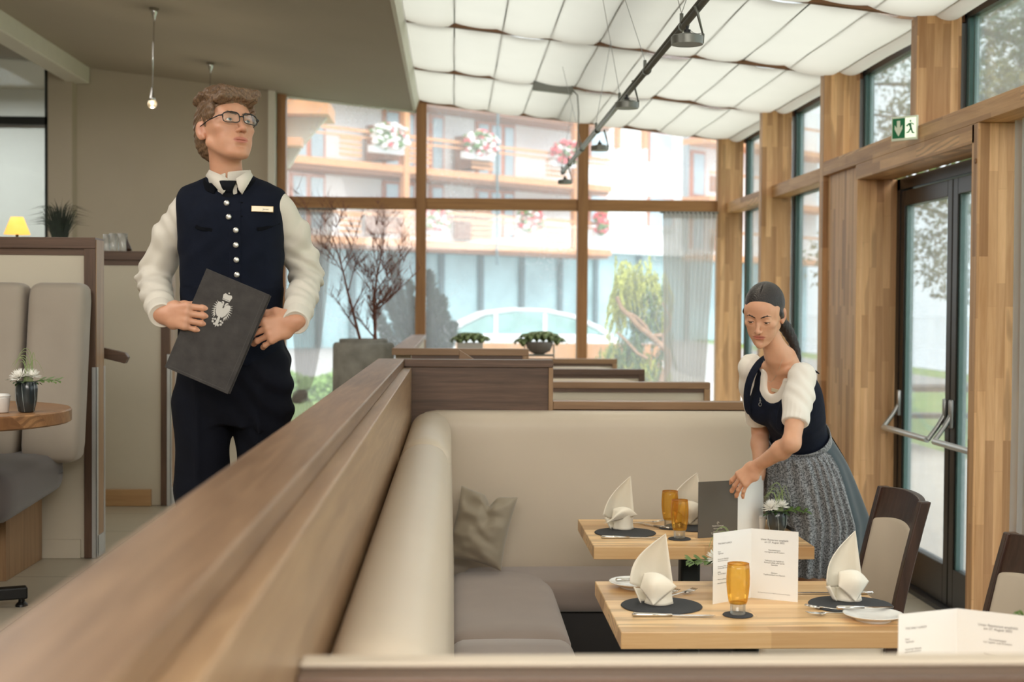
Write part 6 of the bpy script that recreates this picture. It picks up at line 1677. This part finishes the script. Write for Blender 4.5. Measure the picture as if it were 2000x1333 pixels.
# crest: crown above a double-headed bird with spread feathered wings and a scrolled foot
def flat(polys):
    g = MB()
    for ip, P in enumerate(polys):
        A_ = [g.bm.verts.new((x, y, .0010)) for x, y in P]; B_ = [g.bm.verts.new((x, y, .0016 + ip * .00003)) for x, y in P]
        g.bm.faces.new(A_[::-1]); g.bm.faces.new(B_)
        for i in range(len(P)): g.bm.faces.new((A_[i], A_[(i + 1) % len(P)], B_[(i + 1) % len(P)], B_[i]))
    return g
ox, oy = at(431, 612, 4.225), None
lc = MF.inverted() @ ox; cxx, cyy = lc.x, lc.y
def sh_(P): return [(cxx + x, cyy + y) for x, y in P]
disc = lambda x, y, r, n=14, ry=None: [(x + r * math.cos(2 * PI * k / n), y + (ry or r) * math.sin(2 * PI * k / n)) for k in range(n)]
polys = []
for s in (-1, 1):
    polys.append(sh_([(s * x, y) for x, y in ((.002, .020), (.010, .030), (.018, .030), (.021, .022), (.020, .012), (.016, -.002), (.008, -.012), (.002, -.010))]))
    for k in range(9):
        a = math.radians(62 - k * 16); x0, y0 = .012 + .008 * math.cos(a) , .010 + .018 * math.sin(a) - .002; d = (math.cos(a - .35) * .0125, math.sin(a - .35) * .0125)
        n_ = (-d[1] * .17, d[0] * .17); polys.append(sh_([(s * (x0 + n_[0]), y0 + n_[1]), (s * (x0 + d[0]), y0 + d[1]), (s * (x0 - n_[0]), y0 - n_[1])]))
    polys.append(sh_([(s * x, y) for x, y in ((.001, .022), (.003, .033), (.008, .036), (.0115, .032), (.0075, .031), (.006, .024))]))
    for (x, y, r) in ((.009, -.022, .0032), (.013, -.031, .0034), (.006, -.036, .0034), (.0155, -.024, .0028)): polys.append(sh_(disc(s * x, y, r)))
    polys.append(sh_([(s * x, y) for x, y in ((.0, .043), (.012, .043), (.0145, .054), (.010, .060), (.0, .0575))]))
polys.append(sh_(disc(0, .003, .0075, 16, .013))); polys.append(sh_([(-.003, -.008), (.003, -.008), (.005, -.030), (0, -.044), (-.005, -.030)])); polys.append(sh_(disc(0, .0635, .0024)))
polys.append(sh_([(-.0115, .0395), (.0115, .0395), (.012, .042), (-.012, .042)]))
flat(polys).xf(MF).build('crest', 'crest_silver', fo, world=True)
# ================================================================ waitress
wn = thing('person', 'waitress in dirndl with dark ponytail leaning over the rear table to set a menu', 'person', (at(1570, 1100, 5.6).x, 5.6, 0))
B = lambda x, y, Y: tuple(at(x, y, Y))
HW = at(1492, 615, 5.23); SW = .935
MW = Matrix.Translation(HW) @ Matrix.Rotation(math.radians(-27), 4, 'Z') @ Matrix.Rotation(math.radians(21), 4, 'X') @ Matrix.Rotation(math.radians(3), 4, 'Y') @ Matrix.Scale(SW, 4)
f = Field((-.10, -.125, -.135), (.10, .125, .135), .0019); build_head(f, True); head_open_eyes(f, .0035, .0026)
hv, hf = f.mesh(); R = np.array(MW.to_3x3()); hv = hv @ R.T + np.array(MW.translation)
Wc, Nw = Vector(B(1560, 850, 5.53)), Vector(B(1519, 703, 5.31))
Sl, El, Wl = Vector(B(1566, 736, 5.20)), Vector(B(1546, 866, 5.06)), Vector(B(1481, 910, 5.225))
Sr, Er, Wr = Vector(B(1468, 718, 5.46)), Vector(B(1485, 842, 5.60)), Vector(B(1483, 925, 5.52))
# spine frame: z up the spine, x to her left shoulder, y to her back
zs = (Nw - Wc).normalized(); xs = (Sl - Sr); xs = (xs - zs * xs.dot(zs)).normalized(); ys_ = zs.cross(xs)
MS = Matrix((xs, ys_, zs)).transposed().to_4x4(); MS.translation = Wc
SPL = (Nw - Wc).length
hd = MW @ Vector((0, .025, -.075))
tr = Field((min(Sr.x, Wc.x) - .12, 5.0, .95), (1.62, 5.75, 1.56), .0042)
tr.loft([(-.10, 0, 0, .135, .10), (0, 0, 0, .112, .088), (.10, 0, -.002, .125, .092), (.19, 0, -.006, .140, .098), (.27, 0, 0, .140, .086), (.325, 0, .012, .098, .054), (SPL + .01, 0, .02, .06, .045)], MS, power=2.2)
for s in (-1, 1): tr.ell(tuple(MS @ Vector((s * .062, -.078, .185))), (.056, .056, .056), .03)
tr.chain([tuple(MS @ Vector((0, .02, SPL - .03))), tuple(MS @ Vector((0, .008, SPL + .02))), tuple(hd)], [.046, .041, .041], .03)
for c_, sg in ((Sl, 1), (Sr, -1)):                     # collar bones and shoulders
    tr.cone(tuple(MS @ Vector((sg * .02, -.022, SPL - .035))), tuple(c_.lerp(MS @ Vector((0, 0, SPL)), .25)), .010, .012, .02)
    tr.ell(tuple(c_), (.041, .041, .041), .035)
def arm(S0, E0, W0, h=.0032):
    lo = [min(a[i] for a in (S0, E0, W0)) - .13 for i in range(3)]; hi = [max(a[i] for a in (S0, E0, W0)) + .07 for i in range(3)]
    f = Field(lo, hi, h); f.chain([tuple(S0), tuple(S0.lerp(E0, .5)), tuple(E0)], [.042, .038, .031], .02)
    f.chain([tuple(E0), tuple(E0.lerp(W0, .3)), tuple(W0)], [.031, .0335, .0225], .02); return f
al = arm(Sl, El, Wl, .0026)
MLh = hand_frame(Wl, (-.66, .26, -.66), (-.45, -.70, .42))
hand(al, MLh, -1, .93, ((22, 10, 5), (24, 10, 6), (24, 14, 8), (22, 20, 12)), (8, 2, -5, -13), ((.022, .028, -.012), (.046, .046, -.034), (.064, .050, -.060), (.078, .046, -.082)))
ar = arm(Sr, Er, Wr)
MRh = hand_frame(Wr, (-.18, .0, -1), (.9, -.4, 0))
hand(ar, MRh, 1, .93, ((22, 24, 14), (24, 26, 14), (26, 28, 16), (30, 30, 18)))
lg = []
for (x, y, xt) in ((1.44, 5.62, Wc.x + .04), (1.585, 5.64, Wc.x + .13)):
    f = Field((min(x, xt) - .09, y - .2, -.0), (max(x, xt) + .09, y + .14, .92), .007)
    f.chain([(xt, y, .84), (x, y - .005, .50), (x, y + .018, .34), (x, y + .01, .10)], [.075, .052, .052, .034], .03); f.cone((x, y + .01, .07), (x, y - .12, .03), .03, .025, .02); lg.append(f)
mesh_obj('body', [(hv, hf), tr, al, ar] + lg, 'skin_woman', wn, tint=head_tint(MW))
eyes(wn, MW, 'iris_brown', (math.radians(-6), math.radians(22))); brows(wn, MW, 'hair_dark', .0019, .007, .0225)
for s in (-1, 1):          # lash lines
    g = MB(); g.tube([(s * (.031 + .0135 * math.cos(a)), -.0745 - .0142 * math.cos((a - PI / 2) * .8) * 1.0, .0015 + .0022 * math.sin(a)) for a in [PI * q / 10 for q in range(11)]], .0009, 6)
    g.xf(MW).build('eyelashes', 'hair_dark', wn, True, world=True)
# hair: parted, drawn back into a low ponytail
f = Field((-.11, -.12, -.13), (.11, .16, .15), .0021)
f.ell((0, .020, .038), (.0775, .100, .088), .01); f.ell((0, .045, -.02), (.066, .068, .062), .02)
f.ell((0, -.122, -.030), (.061, .070, .098), .012, 's'); f.ell((0, -.095, -.090), (.11, .095, .075), .012, 's')
for s in (-1, 1):
    f.ell((s * .082, .008, -.014), (.018, .020, .028), .005, 's'); f.cone((s * .069, -.022, .018), (s * .062, .050, -.035), .010, .016, .02)
f.cone((0, -.085, .092), (0, .03, .132), .0022, .0022, .004, 's')
f.chain([(0, .085, -.035), (0, .118, -.045)], [.026, .018], .012)
mesh_obj('hair', [f], 'hair_dark', wn, MW, relax=3)
pa = MW @ Vector((0, .118, -.045)); P = bez(pa, pa + Vector((.05, .06, -.01)), Vector(B(1556, 668, 5.40)), Vector(B(1563, 712, 5.37)), 10)
f = Field([min(p[i] for p in P) - .04 for i in range(3)], [max(p[i] for p in P) + .04 for i in range(3)], .0028)
f.chain([tuple(p) for p in P], [.013, .016, .020, .022, .023, .022, .020, .017, .013, .009, .004], .006)
f.disp(lambda X, Y, Z_: .0007 * np.sin(500 * X + 60 * Y) )
mesh_obj('ponytail', [f], 'hair_dark', wn)
MB().tube([tuple(MW @ Vector((.017 * math.cos(a), .112 + .004, -.044 + .017 * math.sin(a)))) for a in [q * PI / 8 for q in range(17)]], .004, 8).build('hair_tie', 'velvet_navy', wn, True, world=True)
# blouse: puffed short sleeves plus gathered front
bl = Field((Sr.x - .12, 5.0, 1.05), (1.56, 5.72, 1.52), .0040)
for S0, E0, q1 in ((Sl, El, .66), (Sr, Er, .80)):
    tp_ = S0.lerp(E0, q1); bl.chain([tuple(S0 + (MS.translation + zs * .27 - S0) * .06), tuple(S0), tuple(S0.lerp(E0, .30)), tuple(tp_)], [.040, .048, .054, .051], .02)
    dn = (E0 - S0).normalized(); Mx = dn.to_track_quat('Z', 'Y').to_matrix().to_4x4(); bl.box(tuple(tp_ + dn * .075), (.09, .09, .06), .002, .003, 's', M=Mx)
    bl.disp(lambda X, Y, Z_: fold(X, Y, Z_, S0.lerp(E0, .45), (70, 20, 70), .0035, .10) + fold(X, Y, Z_, S0, (150, 90, 30), .0024, .06))
bl.loft([(.10, 0, -.002, .128, .095), (.19, 0, -.006, .143, .101), (.27, 0, 0, .147, .090), (.325, 0, .010, .118, .068), (.350, 0, .014, .098, .060)], MS, power=2.2)
for s in (-1, 1): bl.ell(tuple(MS @ Vector((s * .062, -.078, .185))), (.0580, .0580, .0580), .03)
bl.ell(tuple(MS @ Vector((0, -.08, SPL - .01))), (.056, .10, .105), .006, 's', M=MS)
bl.ell(tuple(MS @ Vector((0, .0, SPL + .02))), (.058, .080, .050), .006, 's', M=MS)
bl.disp(lambda X, Y, Z_: .0008 * np.sin(330 * (X - .5 * Y)) * np.exp(-((Z_ - (MS @ Vector((0, -.1, .22))).z) / .05) ** 2))
mesh_obj('blouse', [bl], 'blouse_white', wn, relax=1)
# bodice
bo = Field((Wc.x - .24, 5.05, .98), (1.62, 5.74, 1.50), .0040)
bo.loft([(-.03, 0, 0, .128, .098), (0, 0, 0, .121, .095), (.05, 0, 0, .124, .096), (.10, 0, -.002, .136, .102), (.19, 0, -.006, .151, .110), (.25, 0, 0, .152, .102), (.30, 0, .008, .140, .082), (.335, 0, .012, .118, .068)], MS, power=2.2)
for s in (-1, 1): bo.ell(tuple(MS @ Vector((s * .062, -.078, .180))), (.0640, .0640, .0640), .03)
bo.ell(tuple(MS @ Vector((0, -.10, SPL - .02))), (.078, .13, .125), .006, 's', M=MS)
bo.ell(tuple(MS @ Vector((0, .0, SPL + .02))), (.070, .14, .060), .006, 's', M=MS)
for c_, sg in ((Sl, 1), (Sr, -1)): bo.ell(tuple(c_ + MS.to_3x3() @ Vector((sg * .032, -.005, -.012))), (.060, .085, .090), .006, 's', M=MS)
mesh_obj('bodice', [bo], 'bodice_navy', wn, relax=2)
# straps over the shoulders follow the chest
for s in (-1, 1):
    ko, kz = (.014, .014) if s > 0 else (0, 0)
    g = MB(); P = [MS @ Vector((s * .078, -.138, .190)), MS @ Vector((s * .084, -.128, .235)), MS @ Vector((s * .090, -.104, .285)), MS @ Vector((s * (.090 + ko), -.066, .332 + kz * .7)), MS @ Vector((s * (.086 + ko), -.006, .362 + kz)), MS @ Vector((s * (.082 + ko), .055, .345 + kz)), MS @ Vector((s * .078, .102, .27))]
    sec = []
    for i, p in enumerate(P):
        sx = xs * .019; nrm = (p - (MS @ Vector((s * .06, 0, .23)))).normalized() * .0035; p = p + nrm * 2.2
        sec.append([g.bm.verts.new(v) for v in (p - sx - nrm, p + sx - nrm, p + sx + nrm, p - sx + nrm)])
    for A_, B_ in zip(sec, sec[1:]):
        for k in range(4): g.bm.faces.new((A_[k], A_[(k + 1) % 4], B_[(k + 1) % 4], B_[k]))
    g.bm.faces.new(sec[0]); g.bm.faces.new(sec[-1]); g.build('shoulder_strap', 'bodice_navy', wn, True, world=True, sub=2)
# skirt and apron as pleated surfaces
hemz = at(1650, 1122, 5.55).z
cw = Wc + Vector((.0, 0, -.005)); ch = Vector((at(1594, 1125, 5.64).x, 5.64, hemz)); angx = math.atan2(xs.y, xs.x)
def sk(a, v, off=0, pleat=1.0, n_=34):
    q = max(0, v) ** .75; c_ = cw.lerp(ch, v); c_.x = cw.x + (ch.x - cw.x) * min(1, max(0, v) * 1.6) ** .8
    rx = .122 + (.216 - .122) * min(1, q * 1.15); ry = .098 + (.175 - .098) * q
    pl = pleat * (.0018 + .0085 * v) * (math.sin(a * n_ + 2.6 * math.sin(a * 5 + 1.5 * v)) + .7 * math.sin(a * 13 + 2 * v))
    rx += pl + off; ry += pl + off
    tilt = (1 - min(1, v * 4)) * .0
    p = Vector((c_.x + rx * math.cos(a), c_.y + ry * math.sin(a), c_.z))
    if v < .22:
        s_ = max(0, v / .22); s_ = s_ * s_ * (3 - 2 * s_); p0 = MS @ Vector(((.1275 + off) * math.cos(a - angx), (.1030 + off) * math.sin(a - angx), -.02)); p = p0.lerp(p, s_)
    if p.y < 5.80: p.x = max(p.x, 1.334 - max(0, p.z - .765) * 4)
    return p
MB().grid(lambda u, v: sk(2 * PI * u, v, 0, .6, 9), 220, 30, True).build('skirt', 'skirt_teal', wn, True, world=True, solid=.002)
MB().grid(lambda u, v: sk(math.radians(-66 + 10 * (1 - v) - (168) * u), .012 + v * .985, .010 + .012 * min(1, v * 3), 1.0), 260, 34).build('apron', 'apron_print', wn, True, world=True, solid=.0015)
MB().grid(lambda u, v: MS @ Vector((.1335 * math.cos(2 * PI * u), .1090 * math.sin(2 * PI * u), -.045 + .05 * v)), 80, 4, True).build('waistband', 'apron_print', wn, True, world=True, solid=.003)
g = MB(); g.tube([sk(math.radians(-8), v, .004, .6, 9) for v in [k / 12 for k in range(4)]], .002, 6); g.build('skirt_seam', 'velvet_navy', wn, world=True)
# pendant, badge, zip charm
def hit(fields, px, py, off=.003):
    "first surface of the given volumes along the line of sight"
    d0 = at(px, py, 5.0) - CP; d0 = d0 / d0.y
    for i in range(900):
        p = CP + d0 * (5.0 + i * .001)
        for fl in fields:
            q = [int(round((p[k] - float(fl.lo[k])) / fl.h)) for k in range(3)]
            if all(0 <= q[k] < fl.n[k] for k in range(3)) and fl.D[q[0], q[1], q[2]] < 0: return p - d0 * off
    return at(px, py, 5.35)
p = hit([bo, bl, tr], 1484, 777, .004)
MB().tube([p + Vector((0, -.004, .0)), p + Vector((0, -.006, -.018))], .0012, 6).tube([(p.x + .0055 * math.cos(a), p.y - .007, p.z - .026 + .0065 * math.sin(a)) for a in [q * PI / 6 for q in range(13)]], .0013, 6).tube([(p.x + .003 * math.cos(a), p.y - .007, p.z - .012 + .003 * math.sin(a)) for a in [q * PI / 4 for q in range(9)]], .0011, 6).build('zip_charm', 'steel', wn, True, world=True)
pn = [hit([tr], x, y, .001) for x, y in ((1491, 705), (1492, 715), (1493, 725), (1495, 735), (1499, 744), (1505, 747), (1511, 742), (1516, 733), (1521, 722), (1525, 711), (1528, 702))]
MB().tube(pn, .0006, 5).build('necklace', 'badge_gold', wn, True, world=True)
pb = hit([bo, bl, tr], 1517, 764, .006); Mb = Matrix.Translation(pb) @ MS.to_3x3().to_4x4() @ Matrix.Rotation(math.radians(20), 4, 'Z') @ Matrix.Rotation(math.radians(-20), 4, 'X') @ Matrix.Rotation(math.radians(8), 4, 'Y')
bd = MB().box(-.022, .022, -.0015, .0015, -.007, .007, .001).xf(Mb).build('name_badge', 'badge_gold', wn, world=True)
for x, y in ((1.44, 5.62), (1.585, 5.64)):
    s_ = Field((x - .06, y - .22, -.01), (x + .06, y + .08, .10), .005); s_.chain([(x, y + .03, .035), (x, y - .07, .03), (x, y - .15, .022)], [.036, .036, .026], .02); s_.box((x, y, -.048), (.2, .4, .05), .001, .002, 's'); s_.ell((x, y, .075), (.03, .06, .035), .01, 's'); mesh_obj('shoe', [s_], 'shoe_black', wn)
